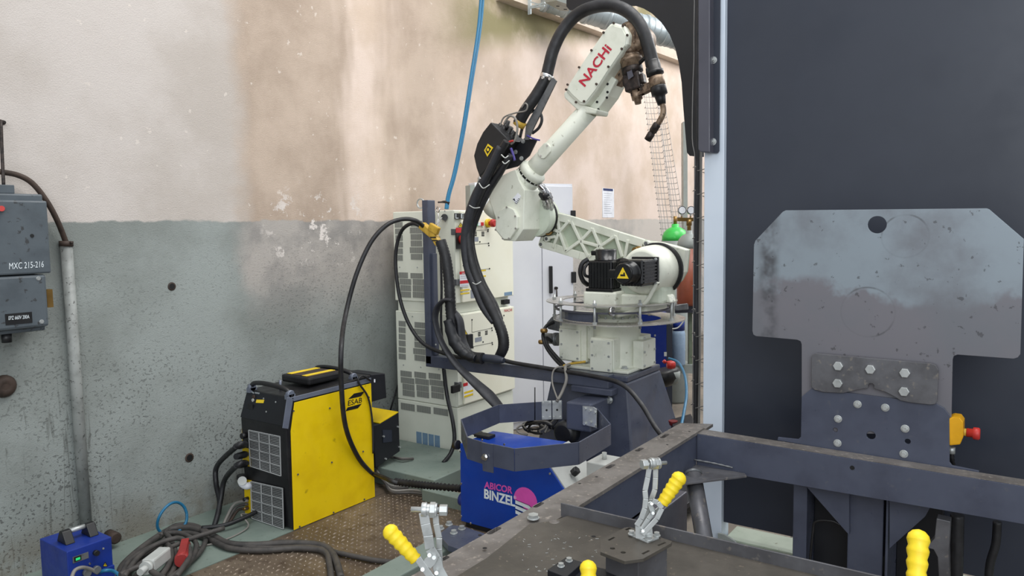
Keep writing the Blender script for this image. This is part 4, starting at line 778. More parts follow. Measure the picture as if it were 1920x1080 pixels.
m = MB(); m.cyl(E8(340, 560, 3.88), E8(215, 500, 3.88), .001); obj('elbow_barrel', MB().cyl(E8(340, 470, 3.868), E8(248, 604, 3.868), .062), 'cream', rb)
obj('elbow_bearing', MB().cyl(E8(720, 640, 3.98), E8(720, 640, 3.98)+EX*.12, .125, n=40), 'rib', rb); obj('bearing_gap', MB().cyl(E8(720, 640, 3.98)+EX*.07, E8(720, 640, 3.98)+EX*.09, .128, n=40), 'dark', rb)
obj('caution_label', mesh1('prism', [E8(485, 440, 3.799), E8(545, 370, 3.799), E8(582, 405, 3.799), E8(530, 500, 3.799)], (-.001, 0, 0)), 'paper', rb)
m = MB()
for k in range(4): m.bar(E8(512+12*k, 480-15*k, 3.7975), E8(538+10*k, 492-17*k, 3.7975), .0015, .003)
m.prism([E8(487, 440, 3.7975), E8(520, 470, 3.7975), E8(508, 432, 3.7975)], (-.0005, 0, 0)); obj('label_print', m, 'ink', rb)
# forearm rotary joint and tube
uf_ = 3.90; jb = E8(668, 185, uf_); jt = U(1102, 208, uf_); ad = (jt-jb).normalized()
m = MB(); m.lathe(jb-ad*.1, ad, [(-.06, .088), (.06, .09), (.085, .084), (.098, .084), (.1, .08)], 36); obj('rotary_base', m, 'cream', rb)
m = MB(); m.lathe(jb+ad*.005, ad, [(-.006, .076), (.016, .076)], 36); obj('rotary_gap', m, 'dark', rb)
m = MB(); m.lathe(jb+ad*.022, ad, [(-.008, .08), (-.004, .088), (.03, .088), (.036, .08), (.05, .068)], 36); obj('rotary_flange', m, 'cream', rb)
side = ad.cross(EX)
for i in range(14):
    an = 2*math.pi*i/14; p = jb+ad*.004+(EX*math.cos(an)+side*math.sin(an))*.078; obj('rotary_bolt', MB().cyl(p-ad*.004, p+ad*.012, .005, n=8), 'chrome', rb)
obj('forearm_tube', MB().lathe(jb+ad*.03, ad, [(0, .064), (.1, .062), ((jt-jb).length-.02, .058)], 32), 'cream', rb)
cen = U(1022, 283, uf_-.058); m = MB(); hx = ad*.048; hyv = side*.036
m.prism([cen-hx*1-hyv*.5, cen-hx*.6-hyv, cen+hx*.6-hyv, cen+hx-hyv*.4, cen+hx+hyv*.5, cen+hx*.6+hyv, cen-hx*.6+hyv, cen-hx+hyv*.5], (-.012, 0, 0)); o = obj('hatch_cover', m, 'cream', rb, .005)
for s_ in (-1, 1): p = cen+hx*.75*s_+hyv*.2*s_-EX*.012; obj('bolt', MB().cyl(p, p-EX*.004, .006, n=8), 'chrome', o)
obj('orange_lead', MB().tube([E8(775, 285, 3.86), E8(800, 310, 3.87), E8(840, 340, 3.9)], .005, 6, 4), 'rust', rb)
m = MB(); m.tube([E8(790, 280, 3.9), E8(845, 350, 3.92), E8(875, 430, 3.95), E8(890, 520, 4.0), E8(905, 580, 4.05)], [.02, .03, .035, .034, .022], 10, 5, ripple=.08); obj('foil_sleeve', m, 'foil', rb); m = MB(); m.tube([E8(835, 365, 3.93), E8(850, 390, 3.93), E8(862, 410, 3.94)], .037, 10, 3); obj('sleeve_band', m, 'black', rb)
# upper arm head
hd = crop(1040, 20, 4.32); Hh = lambda x, y, u: U(*hd(x, y), u)
face = [(86, 650), (110, 600), (250, 380), (400, 165), (440, 112), (475, 95), (560, 118), (600, 190), (590, 270), (540, 345), (430, 505), (330, 660), (245, 768), (200, 765), (130, 700)]
bx_ = [Hh(*q, 3.835) for q in face]
o = obj('head_casting', mesh1('prism', bx_, (.16, 0, 0)), 'cream', rb, .012); fc = [Hh(*q, 3.8345) for q in face]; cm = sum(fc, Ve())/len(fc); fc = [cm+(p-cm)*.93 for p in fc]
obj('face_cover', mesh1('prism', fc, (-.006, 0, 0)), 'cream', rb, .003)
for q in ((95, 640), (175, 742), (240, 735), (340, 595), (437, 455), (545, 310), (590, 200), (555, 125), (398, 178), (300, 322), (200, 460), (107, 600), (480, 102)):
    p = Hh(*q, 3.828); obj('bolt', MB().cyl(p, p-EX*.007, .007, n=8), 'rust', rb)
obj('head_flange', mesh1('prism', [Hh(*q, 3.845) for q in ((72, 672), (92, 645), (215, 760), (345, 800), (330, 838), (205, 828), (78, 708))], (.15, 0, 0)), 'cream', rb, .008)
m = MB(); m.prism([Hh(340, 600, 3.9), Hh(430, 505, 3.9), Hh(500, 560, 3.9), Hh(430, 690, 3.9), Hh(340, 810, 3.9), Hh(255, 770, 3.9)], (.14, 0, 0)); o = obj('side_cover', m, 'cream', rb, .008)
for q in ((350, 690), (345, 740), (430, 595), (430, 660), (425, 705), (355, 800), (285, 795), (290, 808), (300, 802)): p = Hh(*q, 3.9); obj('bolt', MB().cyl(p, p-EX*.006, .007, n=8), 'dark', o)
te = lambda a, b: (Hh(*b, 3.8275), Hh(*a, 3.8275))
pA = Hh(246, 620, 3.8275); pB = Hh(466, 312, 3.8275); pC = Hh(196, 566, 3.8275)
text('lettering', 'NACHi', pA, pB, pC+(pB-pA)*(-.02), 'nred', rb, .025, 'crimson NACHi lettering along the head', .001)
# wrist
wd = (Hh(650, 620, 3.97)-Hh(600, 330, 3.97)).normalized()
m = MB(); m.lathe(Hh(628, 225, 3.93), EX, [(-.05, .07), (-.04, .088), (.03, .094), (.1, .092), (.14, .085), (.15, .07)], 30); obj('wrist_drum', m, 'heat', rb)
m = MB(); m.box(Hh(635, 190, 3.87), Hh(665, 270, 3.9)); obj('wrist_cover', m, 'heat', rb, .006)
m = MB(); m.prism([Hh(455, 480, 3.93), Hh(520, 410, 3.93), Hh(560, 530, 3.93), Hh(500, 610, 3.93), Hh(440, 600, 3.93)], (.08, 0, 0)); obj('wrist_cheek', m, 'heat', rb, .008)
w0 = Hh(604, 335, 3.93); m = MB(); m.lathe(w0-wd*.02, wd, [(0, .05), (.02, .062), (.035, .062), (.037, .056), (.055, .056), (.057, .066), (.075, .066), (.078, .058), (.11, .058)], 28); obj('wrist_rings', m, 'heat', rb)
m = MB(); m.lathe(w0+wd*.09, wd, [(0, .06), (.03, .06), (.035, .05), (.045, .05)], 24); obj('wrist_cup', m, 'sooty', rb)
w1 = w0+wd*.175; ws = wd.cross(EX).normalized(); m = MB(); m.bar(w1-wd*.05, w1+wd*.05, .1, .085, EX); obj('collision_sensor', m, 'sooty', rb, .01); m = MB(); m.bar(w1+ws*.04-wd*.03, w1+ws*.04+wd*.025, .05, .05, EX); m.bar(w1-ws*.05-wd*.03, w1-ws*.05+wd*.01, .03, .04, EX); obj('sensor_lug', m, 'sooty', rb, .006)
obj('sensor_label', mesh1('prism', [Hh(583, 480, 3.875), Hh(622, 474, 3.875), Hh(640, 530, 3.875), Hh(598, 560, 3.875)], (-.002, 0, 0)), 'cover', rb)
m = MB(); m.lathe(w1+wd*.05, wd, [(0, .034), (.05, .03), (.055, .02), (.075, .018)], 18); obj('tool_pin', m, 'heat', rb)
m = MB(); m.tube([Hh(665, 440, 3.93), Hh(690, 422, 3.92), Hh(735, 380, 3.9)], .011, 8, 4); obj('sensor_lead', m, 'black', rb)
# torch
to = thing('welding_torch', 'sooty robot welding torch with bent neck pointing down-left', 'welding torch', Hh(770, 1025, 3.9))
t0_ = Hh(790, 400, 3.9); t1 = Hh(868, 760, 3.9); td = (t1-t0_).normalized(); TL_ = (t1-t0_).length
m = MB(); m.lathe(t0_, td, [(0, .034), (.01, .038), (TL_*.24, .04), (TL_*.25, .048), (TL_*.33, .048), (TL_*.34, .036), (TL_*.38, .036)], 24); obj('swivel_collar', m, 'black', to)
m = MB(); m.lathe(t0_+td*TL_*.37, td, [(0, .037), (.005, .043), (TL_*.22, .043), (TL_*.23, .036)], 24); obj('clamp_block', m, 'heat', to)
m = MB(); m.lathe(t0_+td*TL_*.58, td, [(0, .04), (.01, .044), (TL_*.2, .044), (TL_*.22, .03), (TL_*.3, .028), (TL_*.42, .022)], 24); obj('torch_body', m, 'black', to)
m = MB(); m.tube([Hh(868, 740, 3.9), Hh(880, 790, 3.9), Hh(876, 840, 3.9), Hh(850, 895, 3.9), Hh(828, 930, 3.9)], .016, 12, 6); obj('neck', m, 'heat', to)
nd = (Hh(770, 1020, 3.9)-Hh(832, 920, 3.9)); m = MB(); m.lathe(Hh(834, 915, 3.9), nd, [(0, .018), (.006, .022), (.05, .022), (.052, .018), (.06, .018), (.062, .021), (.105, .02), (.107, .015), (nd.length, .014)], 16); obj('nozzle', m, 'sooty', to)
m = MB(); m.prism([Hh(665, 590, 3.9), Hh(700, 598, 3.9), Hh(780, 570, 3.9), Hh(800, 575, 3.9), Hh(800, 630, 3.9), Hh(760, 650, 3.9), Hh(720, 672, 3.9), Hh(690, 660, 3.9), Hh(668, 630, 3.9)], (.04, 0, 0)); br = obj('torch_bracket', m, 'heat', to, .006)
for q in ((700, 620), (715, 605), (703, 636)): p = Hh(*q, 3.9); obj('bolt', MB().cyl(p+EX*.005, p-EX*.006, .007, n=6), 'sooty', br)
m = MB(); m.bar(Hh(736, 400, 3.88), Hh(748, 460, 3.88), .012, .012); m.bar(Hh(745, 490, 3.88), Hh(790, 480, 3.88), .03, .03); obj('hose_spigot', m, 'black', to, .003)
cab('torch_hose', [U(x, y, c_) for x, y, c_ in ((972, 232, 3.8), (985, 208, 3.8), (1006, 178, 3.82), (1023, 148, 3.84), (1029, 125, 3.85), (1038, 92, 3.86), (1056, 56, 3.88), (1083, 27, 3.9), (1115, 13, 3.9), (1150, 11, 3.9), (1180, 24, 3.9), (1202, 50, 3.9), (1214, 82, 3.9), (1223, 116, 3.9))], .036, 'hose', 'thick black torch hose arching over the head of the robot', 'hose', 18, 8)
# bracket that carries the hose
hb = thing('hose_support', 'flat grey steel bar holding the torch hose with a round clip', 'bracket', U(985, 262, 3.85))
m = MB(); m.prism([U(x, y, 3.82) for x, y in ((1036, 145), (1043, 152), (1000, 240), (990, 262), (983, 262), (986, 235))], (.012, 0, 0)); obj('bar', m, 'conn', hb)
m = MB(); cdir = (U(1029, 135, 3.85)-U(1023, 150, 3.84)).normalized(); m.lathe(U(1025, 145, 3.845)-cdir*.01, cdir, [(0, .037), (.001, .042), (.024, .042), (.025, .037)], 24); obj('clip', m, 'chrome', hb); m = MB(); m.hexn(U(1019, 146, 3.80), -EX, .009, .012); m.hexn(U(1032, 148, 3.80), -EX, .009, .012); obj('clip_bolts', m, 'chrome', hb)
fe = thing('wire_feeder', 'black tilted wire feeder box with small yellow badge behind the elbow', 'wire feeder', U(900, 331, 3.8))
fp_ = [U(x, y, 3.74) for x, y in ((920, 229), (954, 263), (925, 302), (899, 332), (893, 315), (888, 292), (894, 270), (905, 248))]
obj('shell', mesh1('prism', fp_, (.2, 0, 0)), 'cover' if 0 else 'black', fe, .006); fe_t = [U(x, y, 3.738) for x, y in ((908, 282), (915, 269.5), (925, 277), (914, 294))]
obj('badge', mesh1('prism', fe_t, (-.002, 0, 0)), 'ysign', fe)
bc = sum(fe_t, Ve())/4; obj('badge_bar', mesh1('prism', [bc+(p-bc)*.62 for p in fe_t], (-.003, 0, 0)), 'ink', fe); obj('badge_dot', MB().cyl(bc-EX*.003, bc-EX*.0035, .009), 'ysign', fe)
obj('mount_plate', mesh1('prism', [U(x, y, 3.86) for x, y in ((984, 258), (1006, 263), (992, 292), (970, 312), (940, 320), (950, 285))], (.012, 0, 0)), 'sheet', fe, .002)
for x, y in ((981, 265), (967, 285), (978, 297)): p = U(x, y, 3.86); obj('bolt', MB().hexn(p, -EX, .011, .01, .014), 'zinc', fe)
random.seed(3)
for i, (x, y, dx, dy) in enumerate(((932, 240, 8, -8), (941, 243, 9, -10), (950, 250, 9, -11), (957, 257, 9, -10), (938, 250, 8, -9), (948, 236, 5, -9))):
    m = MB(); a = U(x, y+6, 3.82+.01*(i % 3)); b = U(x+dx, y+dy, 3.83); v = b-a; m.lathe(a, v, [(0, .02), (v.length*.5, .022), (v.length*.55, .016), (v.length, .014)], 12); obj('hose_coupling', m, 'black', fe)
m = MB(); m.lathe(U(972, 236, 3.80), U(980, 222, 3.80)-U(972, 236, 3.80), [(0, .038), (.035, .038)], 18); obj('yellow_collar', m, 'gold', fe)
cab('feeder_lead', u6((938, 236), (945, 220), (965, 212), (985, 208), (989, 198), (984, 194), (978, 202), c=3.76), .005, 'gcab', 'thin grey lead looping over the top of the feeder')
cab('feeder_lead', u6((945, 232), (955, 218), (966, 222), (970, 240), (966, 262), (958, 270), c=3.74), .007, 'gcab', 'thicker grey lead looping over the front of the feeder')
cab('feeder_lead', u6((975, 258), (985, 222), (1000, 208), (1012, 211), (1016, 225), (1010, 240), (998, 250), c=3.84), .009, 'hose', 'black lead looping between feeder and forearm')
cab('feeder_lead', u6((945, 272), (955, 266), (962, 264), c=3.73), .006, 'red', 'short red hose end on the front of the feeder')
cab('feeder_lead', u6((958, 278), (962, 290), (965, 301), c=3.72), .008, 'purple', 'short purple hose end below the feeder')
cab('feeder_lead', u6((988, 254), (1000, 260), (1012, 263), c=3.8), .005, 'purple', 'short purple tube pointing at the forearm')
m = MB(); a = U(903, 330, 3.8); b = U(897, 343, 3.78); m.lathe(a, b-a, [(0, .02), (.03, .018), (.032, .012), ((b-a).length, .012)], 12); tag(obj('hose_fitting', m, 'chrome'), 'chrome hose fitting under the feeder box', 'fitting')
cab('feeder_lead', u6((897, 343), (890, 360), (882, 385), c=3.76), .008, 'hose', 'thin black hose leaving the chrome fitting under the feeder')

# ================================================================== torch cleaning station
ts = thing('torch_cleaning_station', 'blue torch cleaning station, lettered ABICOR BINZEL', 'cleaning station', (3.2, 2.25, 0)); ut = 3.05; cb = crop(840, 720, 3.856)
P = lambda x, y, e=0: U(*cb(x, y), ut-e)
sidep = [P(90, 1000), P(85, 430), P(560, 470), P(640, 480), P(735, 600), P(1080, 1100), P(250, 1080)]
sidep = [Ve((ut, 2.497, .03)), Ve((ut, 2.493, .458)), Ve((ut, 2.0, .47)), Ve((ut, 1.93, .43)), Ve((ut, 1.80, .28)), Ve((ut, 1.80, .03))]
obj('housing', mesh1('prism', sidep, (.30, 0, 0)), 'blue', ts, .004)
obj('sloping_panel', MB().prism([Ve((ut+.006, a_, b_)) for a_, b_ in ((1.99, .478), (1.93, .440), (1.792, .284), (1.799, .276), (1.93, .429), (1.99, .468))], (.288, 0, 0)), 'gplas', ts, .001)
for x, y in ((805, 603), (865, 660), (925, 628)):
    p = U(*cb(x, y), ut+.11); nrm = Ve((0, -.68, .73)); obj('black_knob', MB().lathe(p+nrm*-.02, nrm, [(0, .022), (.028, .022), (.032, .018)], 6, smooth=False), 'ink', ts)
obj('base_frame', MB().box((ut+.01, 1.85, 0), (ut+.29, 2.47, .03)), 'sheet', ts)
for x, y in ((90, 487), (96, 720), (96, 955), (165, 1006), (738, 648), (248, 403), (408, 437)): p = P(x, y); obj('screw', MB().cyl(p, p-EX*.003, .006, n=8), 'chrome', ts)
m = MB(); p = P(225, 352); zz = .462; q0 = Z(*cb(262, 372), .47); m.box((q0.x-.03, q0.y-.055, .462), (q0.x+.03, q0.y+.05, .478)); obj('black_latch', m, 'black', ts, .003)
obj('top_bracket', MB().box((q0.x+.0, q0.y+.05, .462), (q0.x+.05, q0.y+.1, .474)), 'black', ts)
obj('cable_gland', MB().cyl(P(75, 440), P(50, 440), .025), 'black', ts); obj('cable_gland', MB().cyl((3.1, 2.497, .13), (3.1, 2.53, .13), .035), 'sblue', ts)
Tq = lambda x, y: P(x, y, .001)
text('lettering', 'ABICOR', Tq(262, 752), Tq(466, 795), Tq(264, 702), 'mag', ts, .03, 'magenta ABICOR lettering', .0008)
text('lettering', 'BINZEL', Tq(262, 826), Tq(486, 888), Tq(262, 756), 'wink', ts, .035, 'white BINZEL lettering', .0008)
text('registered_mark', '®', Tq(474, 828), Tq(494, 833), Tq(474, 806), 'wink', ts)
c0 = Tq(560, 848); m = MB(); rr = .072
m.prism([c0+Ve((0, -rr*math.cos(a), rr*math.sin(a))) for a in [math.radians(-60+15*i) for i in range(17)]], (-.0006, 0, 0)); obj('logo_disc', m, 'mag', ts)
for k in range(3):
    o0 = .018*k; m = MB(); y_ = c0.y+.062; z_ = c0.z-.006-.026*k
    m.prism([(ut-.0018, y_, z_), (ut-.0018, y_-.085+o0*.6, z_-.012), (ut-.0018, y_-.1+o0*.6, z_-.022), (ut-.0018, y_-.1+o0*.6, z_-.034), (ut-.0018, y_-.085+o0*.6, z_-.03), (ut-.0018, y_, z_-.018)], (-.0006, 0, 0)); obj('logo_stripe', m, 'wink', ts)
    m = MB(); pts = [(ut-.0026, y_, z_+.003), (ut-.0026, y_-.083+o0*.6, z_-.009), (ut-.0026, y_-.102+o0*.6, z_-.02), (ut-.0026, y_-.104+o0*.6, z_-.034)]
    for i in range(3): m.bar(pts[i], pts[i+1], .0035, .001)
    obj('logo_outline', m, 'ink', ts)
gb_ = thing('grey_junction_box', 'light grey plastic box with cable gland beside the blue station', 'junction box', (3.3, 1.73, .3))
p = U(1118, 862, 3.25); m = MB(); m.box((3.2, p.y-.15, p.z-.14), (3.36, p.y+.03, p.z)); obj('box', m, 'gplas', gb_, .006); obj('gland', MB().cyl((3.28, p.y-.03, p.z), (3.28, p.y-.03, p.z+.035), .012), 'gplas', gb_)
# folded ring guard
rg = thing('folded_band_guard', 'dark octagonal steel band hinged to the pedestal around the station', 'guard band', (3.1, 2.06, .5)); zr = .62
ring_p = [Z(*cb(*q), zr) for q in ((830, 125), (660, 130), (370, 150), (100, 255), (145, 385), (290, 428))]
ring_q = [Z(*cb(*q), zr) for q in ((312, 430), (480, 465), (940, 420), (1170, 290), (1062, 162))]
for L_ in (ring_p, ring_q):
    for i in range(len(L_)-1):
        a, b = L_[i], L_[i+1]; obj('band_leaf', MB().prism([a, b, b-EZ*.105, a-EZ*.105], ((b-a).normalized().cross(EZ))*.006), 'navy', rg, .001)
p = Z(*cb(290, 428), zr); obj('closing_tab', MB().prism([p+EY*.035, p-EY*.03, p-EY*.03-EZ*.135, p+EY*.03-EZ*.135], (-.006, 0, 0)), 'navy', rg, .002)
obj('bolt', MB().hexn(U(*cb(268, 528), p.x-.008), -EX, .012, .014, .016), 'chrome', rg)
for px0, px1 in ((675, 745), (752, 820)):
    a = ring_p[1].lerp(ring_p[0], (px0-660)/170); b = ring_p[1].lerp(ring_p[0], (px1-660)/170); d_ = (b-a).normalized(); n_ = Ve((-abs(d_.y), d_.x*(1 if d_.y < 0 else -1), 0)).normalized()
    n_ = d_.cross(EZ).normalized(); n_ = n_ if n_.dot(fw) < 0 else -n_
    hg = obj('hinge_leaf', MB().prism([a+n_*.008+EZ*.008, b+n_*.008+EZ*.008, b+n_*.008-EZ*.1, a+n_*.008-EZ*.1], n_*.006), 'zinc', rg, .001)
    for s_, t_ in ((.15, .12), (.85, .12), (.15, .9), (.85, .9)): q = a.lerp(b, s_)+n_*.014+EZ*.008-EZ*.108*t_; obj('bolt', MB().hexn(q, n_, .008, .008), 'zinc', hg)
    q = a.lerp(b, .5)+n_*.014-EZ*.045; obj('hole', MB().cyl(q, q+n_*.001, .006), 'dark', hg)
a = U(*cb(976, 158), 3.49); b = U(*cb(1078, 180), 3.49); c_ = U(*cb(978, 290), 3.49)
hg = obj('hinge_leaf', MB().prism([a, U(*cb(1055, 165), 3.49), b, U(*cb(1078, 318), 3.49), c_], (-.006, 0, 0)), 'zinc', rg, .001)
for q in ((990, 178), (1026, 192), (990, 285), (1030, 275), (1060, 205), (1062, 300)): obj('bolt', MB().hexn(U(*cb(*q), 3.483), -EX, .009, .009), 'zinc', hg)
m = MB(); m.cyl(U(*cb(628, 25), 3.4), U(*cb(628, 262), 3.4), .0035, n=6); tag(obj('antenna_rod', m, 'ink'), 'thin black upright rod behind the octagonal band', 'rod')
# clutter inside the band
random.seed(11)
for i in range(7):
    a_, b_ = random.uniform(600, 720), random.uniform(300, 330); w_, h_ = random.uniform(50, 110), random.uniform(25, 50); t0 = random.random()*3
    pts = [U(*cb(a_+w_*math.cos(t0+k*.7), b_+h_*math.sin(t0+k*.7)), 3.56+.02*math.sin(k+i)) for k in range(8)]+[U(*cb(690+i*18, 250), 3.6)]
    cab('coiled_lead', pts, .006, 'gcab' if i % 2 else 'hose', 'grey or black lead in the tangle behind the blue station').update_tag()
for o_ in bpy.data.objects:
    if o_.name.startswith('coiled_lead'): o_['group'] = 'tangled leads behind the blue station'
m = MB(); m.lathe(U(*cb(880, 340), 3.58), -EX, [(0, .07), (.06, .07), (.08, .05)], 20); tag(obj('black_air_unit', m, 'black'), 'round black unit in the shadow between band and pedestal', 'air unit')
cab('corrugated_conduit', [V(x, y, v_) for x, y, v_ in ((702, 888, 3.2), (730, 900, 3.0), (745, 906, 2.95))], .013, 'hose', 'plain black cable leading into the ribbed conduit on the floor')
m = MB(); m.tube([D(x, y, d_) for x, y, d_ in ((742, 903, 4.46), (780, 908, 4.38), (820, 912, 4.3), (866, 916, 4.2))], .018, 12, 14, ripple=.26); tag(obj('ribbed_conduit', m, 'hose'), 'black ribbed conduit running behind the blue station', 'conduit')

# ================================================================== floor beams, levelling plates
fb = thing('pale_floor_beam', 'pale green box beam on the floor, lower centre of the view', 'beam', (2.7, 2.5, 0))
a = Z(700, 1050, .1); obj('beam', MB().box((1.5, 2.215, .0), (2.80, 2.36, .105)), 'green', fb, .006)
lp = thing('levelling_plate', 'dark bolted plate in front of the blue station', 'plate', (2.8, 2.2, 0))
pp = [Z(x, y, .16) for x, y in ((826, 990), (868, 982), (935, 1006), (905, 1030), (820, 1012))]
obj('plate', mesh1('prism', [Z(*q, .15) for q in ((822, 1002), (845, 984), (868, 986), (950, 1014), (912, 1046), (840, 1022))], (0, 0, -.03)), 'navy', lp, .003)
for x, y in ((826, 992), (842, 984), (866, 992), (851, 1000)): p = Z(x, y, .15); obj('bolt', MB().hexn((p.x, p.y, .15), EZ, .014, .016, .019), 'zinc', lp)
for x, y in ((838, 1018), (872, 1036)): p = Z(x, y, .12); obj('red_foot', MB().lathe((p.x, p.y, 0), EZ, [(0, .03), (.02, .03), (.03, .012), (.12, .012)], 12), 'dred', lp)
db = thing('dark_floor_beam', 'long dark box beam low under the right of the frame', 'beam', (3.0, 1.3, 0))
obj('beam', MB().box((2.2, 1.32, .12), (3.32, 1.46, .34)), 'cover', db, .006); obj('foot_block', MB().box((2.4, 1.34, 0), (2.5, 1.44, .12)), 'sheet', db); obj('foot_block', MB().box((3.1, 1.34, 0), (3.2, 1.44, .12)), 'sheet', db)
jb2 = thing('floor_junction_box', 'small grey box with yellow lead on the floor by the round leg', 'junction box', Z(1285, 1020, .2)); p = Z(1290, 1012, .2); obj('box', MB().box((p.x-.05, p.y-.05, 0), (p.x+.06, p.y+.06, .2)), 'conn', jb2, .004)
cab('yellow_lead', [p+Ve((-.05, .1, -.19)), p+Ve((-.06, .06, -.06)), p+Ve((-.055, .02, .0)), p+Ve((-.04, 0, .002))], .005, 'gold', 'thin yellow lead by the small grey floor box')

# ================================================================== positioner frame in the foreground
zf = .77
fr_ = thing('positioner_frame', 'dark steel frame with slotted flange rail and deep cross beam', 'frame', (2.4, 1.1, .4))
def slot(x0, y0, x1, y1, w): # slot hole on the flange, ends in pixels
    a = Z(x0, y0, zf); b = Z(x1, y1, zf); v = (a.y+b.y)/2; ua_, ub_ = min(a.x, b.x), max(a.x, b.x)
    return [Ve((ub_+w*math.cos(t_), v+w*math.sin(t_), zf)) for t_ in [math.pi/2-i*math.pi/5 for i in range(6)]]+[Ve((ua_-w*math.cos(t_), v+w*math.sin(t_), zf)) for t_ in [-math.pi/2+i*math.pi/5 for i in range(6)]]
c6b = crop(700, 680, 2.7); S_ = [slot(*c6b(x0, y0), *c6b(x1, y1), .009) for x0, y0, x1, y1 in ((1462, 378, 1488, 364), (1335, 446, 1358, 434), (1186, 532, 1214, 518), (820, 727, 852, 712), (588, 862, 634, 838), (350, 995, 368, 985))]
fo = [Ve((.7, 1.207, zf)), Ve((2.955, 1.207, zf)), Ve((3.01, 1.085, zf)), Ve((2.93, 1.085, zf)), Ve((2.93, 1.095, zf)), Ve((.7, 1.095, zf))]
obj('flange_rail', mesh1('prism', fo, (0, 0, -.012), S_), 'worn', fr_)
m = MB(); m.box((.7, 1.10, .60), (2.86, 1.108, .758)); m.box((.7, 1.192, .60), (2.93, 1.20, .758)); m.box((.7, 1.10, .60), (2.93, 1.20, .608)); obj('rail_web', m, 'navy', fr_)
for q in ((1045, 612), (1130, 578), (1600, 348), (1488, 415), (540, 872)): p = Z(*c6b(*q), zf); obj('small_hole', MB().cyl((p.x, p.y, zf+.0003), (p.x, p.y, zf-.001), .005, n=10), 'dark', fr_)
uB = 2.857
bt = [U(1302, 813, uB), U(1960, 919, uB), U(1960, 990, uB), U(1299, 876, uB)]; bt[0] = Ve((uB, 1.10, bt[0].z)); bt[3] = Ve((uB, 1.10, bt[3].z-.0))
obj('cross_beam', mesh1('prism', bt, (.08, 0, 0)), 'navy', fr_, .006)
top_e = [bt[0]+EZ*.0005, bt[1]+EZ*.0005]; obj('beam_top_wear', mesh1('prism', [top_e[0]+EX*.004, top_e[1]+EX*.004, top_e[1]+EX*.078, top_e[0]+EX*.078], (0, 0, .001)), 'worn', fr_)
p = U(1598, 877, uB); obj('small_hole', MB().cyl(p, p-EX*.001, .008), 'dark', fr_)
zg = .635
obj('gusset_plate', mesh1('prism', [Ve((2.56, 1.10, zg)), Ve((2.855, 1.10, zg)), Ve((2.855, .90, zg)), Ve((2.83, .885, zg))], (0, 0, -.008)), 'steel', fr_, .001)
m = MB(); m.tube([D(1300, 873, 3.02), D(1300, 862, 3.03), D(1302, 835, 3.05), D(1302, 820, 3.06)], .004, 6, 3, ripple=.3); m.tube([D(1302, 862, 3.02), D(1340, 869, 2.98), D(1374, 877, 2.95)], .0035, 6, 6, ripple=.3); obj('weld_seam', m, 'conn', fr_)
lt, lb_ = D(1299, 886, 2.93), D(1334, 1090, 2.62); obj('round_leg', mesh1('cyl', lt, lb_, .032, n=28), 'steel', fr_)
m = MB(); m.lathe(lt, lb_-lt, [(0, .03), (.004, .036), (.012, .033)], 24); obj('weld_collar', m, 'conn', fr_)
obj('web_stiffener', MB().box((2.36, 1.108, .46), (2.44, 1.19, .60)), 'navy', fr_)

# faceplate and mount
cp4 = crop(1400, 380, 2.077); uP = uB+.083
Q = lambda x, y, e=0: U(*cp4(x, y), uP+e)
fpz = thing('mounting_faceplate', 'large bare steel T-shaped plate with chamfered top corners', 'steel plate', Q(500, 950))
outl = [(152, 30), (935, 22), (945, 26), (1080, 142), (1078, 200), (1066, 590), (1056, 603), (1040, 608), (820, 592), (806, 598), (802, 612), (796, 900), (214, 900), (214, 552), (210, 540), (196, 534), (36, 520), (26, 514), (22, 500), (28, 165), (34, 148), (140, 36)]
hc0 = Q(508, 86, .012); obj('face_plate', mesh1('prism', [Q(*q, .012) for q in outl], (.012, 0, 0), [circ(hc0, EY, EZ, .031, 28)]), 'plate', fpz, .001)
lpz = [(214, 756), (255, 722), (740, 785), (768, 800), (790, 828), (790, 1010), (800, 1024), (905, 1045), (905, 1062), (120, 925), (122, 914), (200, 922), (211, 912)]
hs = [circ(Q(*q[:2]), EY, EZ, q[2], 20) for q in ((345, 885, .0085), (484, 906, .0155), (627, 930, .0095))]
o = obj('mount_plate', mesh1('prism', [Q(*q) for q in lpz], (.010, 0, 0), hs), 'navy', fpz, .001)
st = [(268, 587), (720, 627), (738, 634), (747, 652), (741, 775), (733, 785), (715, 787), (640, 779), (600, 771), (570, 752), (540, 737), (512, 728)]+[(484+13*math.cos(a), 716-13*math.sin(a)) for a in (-.6, .3, 1.2, 2.0, 2.8, 3.7)]+[(455, 724), (420, 731), (375, 742), (300, 738), (262, 728), (251, 716), (252, 604), (258, 592)]
o2 = obj('clamp_strip', mesh1('prism', [Q(*q, -.012) for q in st], (.012, 0, 0)), 'steel', fpz, .0015)
for q in ((358, 635), (483, 648), (617, 662), (356, 702), (614, 734)): obj('hex_bolt', MB().hexn(Q(*q, -.012), -EX, .0175, .014), 'zinc', fpz, .0015)
for q in ((432, 785), (540, 798), (356, 842), (617, 880), (354, 936), (612, 978)): obj('flanged_bolt', MB().hexn(Q(*q, 0), -EX, .0095, .012, .0145), 'zinc', fpz, .001)
ep = thing('emergency_stop_box', 'amber box with red emergency push button behind the plate edge', 'emergency stop', U(1793, 810, uP+.02))
q = [U(x, y, uP+.0) for x, y in ((1778, 786), (1786, 782), (1800, 784), (1806, 792), (1806, 820), (1800, 834), (1780, 836))]
obj('box', mesh1('prism', q, (.07, 0, 0)), 'ybox', ep, .004); p = U(1806, 810, uP+.03); obj('collar', MB().cyl(p, p-EY*.01, .013), 'gold', ep); obj('push_button', MB().lathe(p-EY*.01, -EY, [(0, .015), (.018, .015), (.02, .021), (.036, .021), (.04, .017)], 24), 'red', ep)
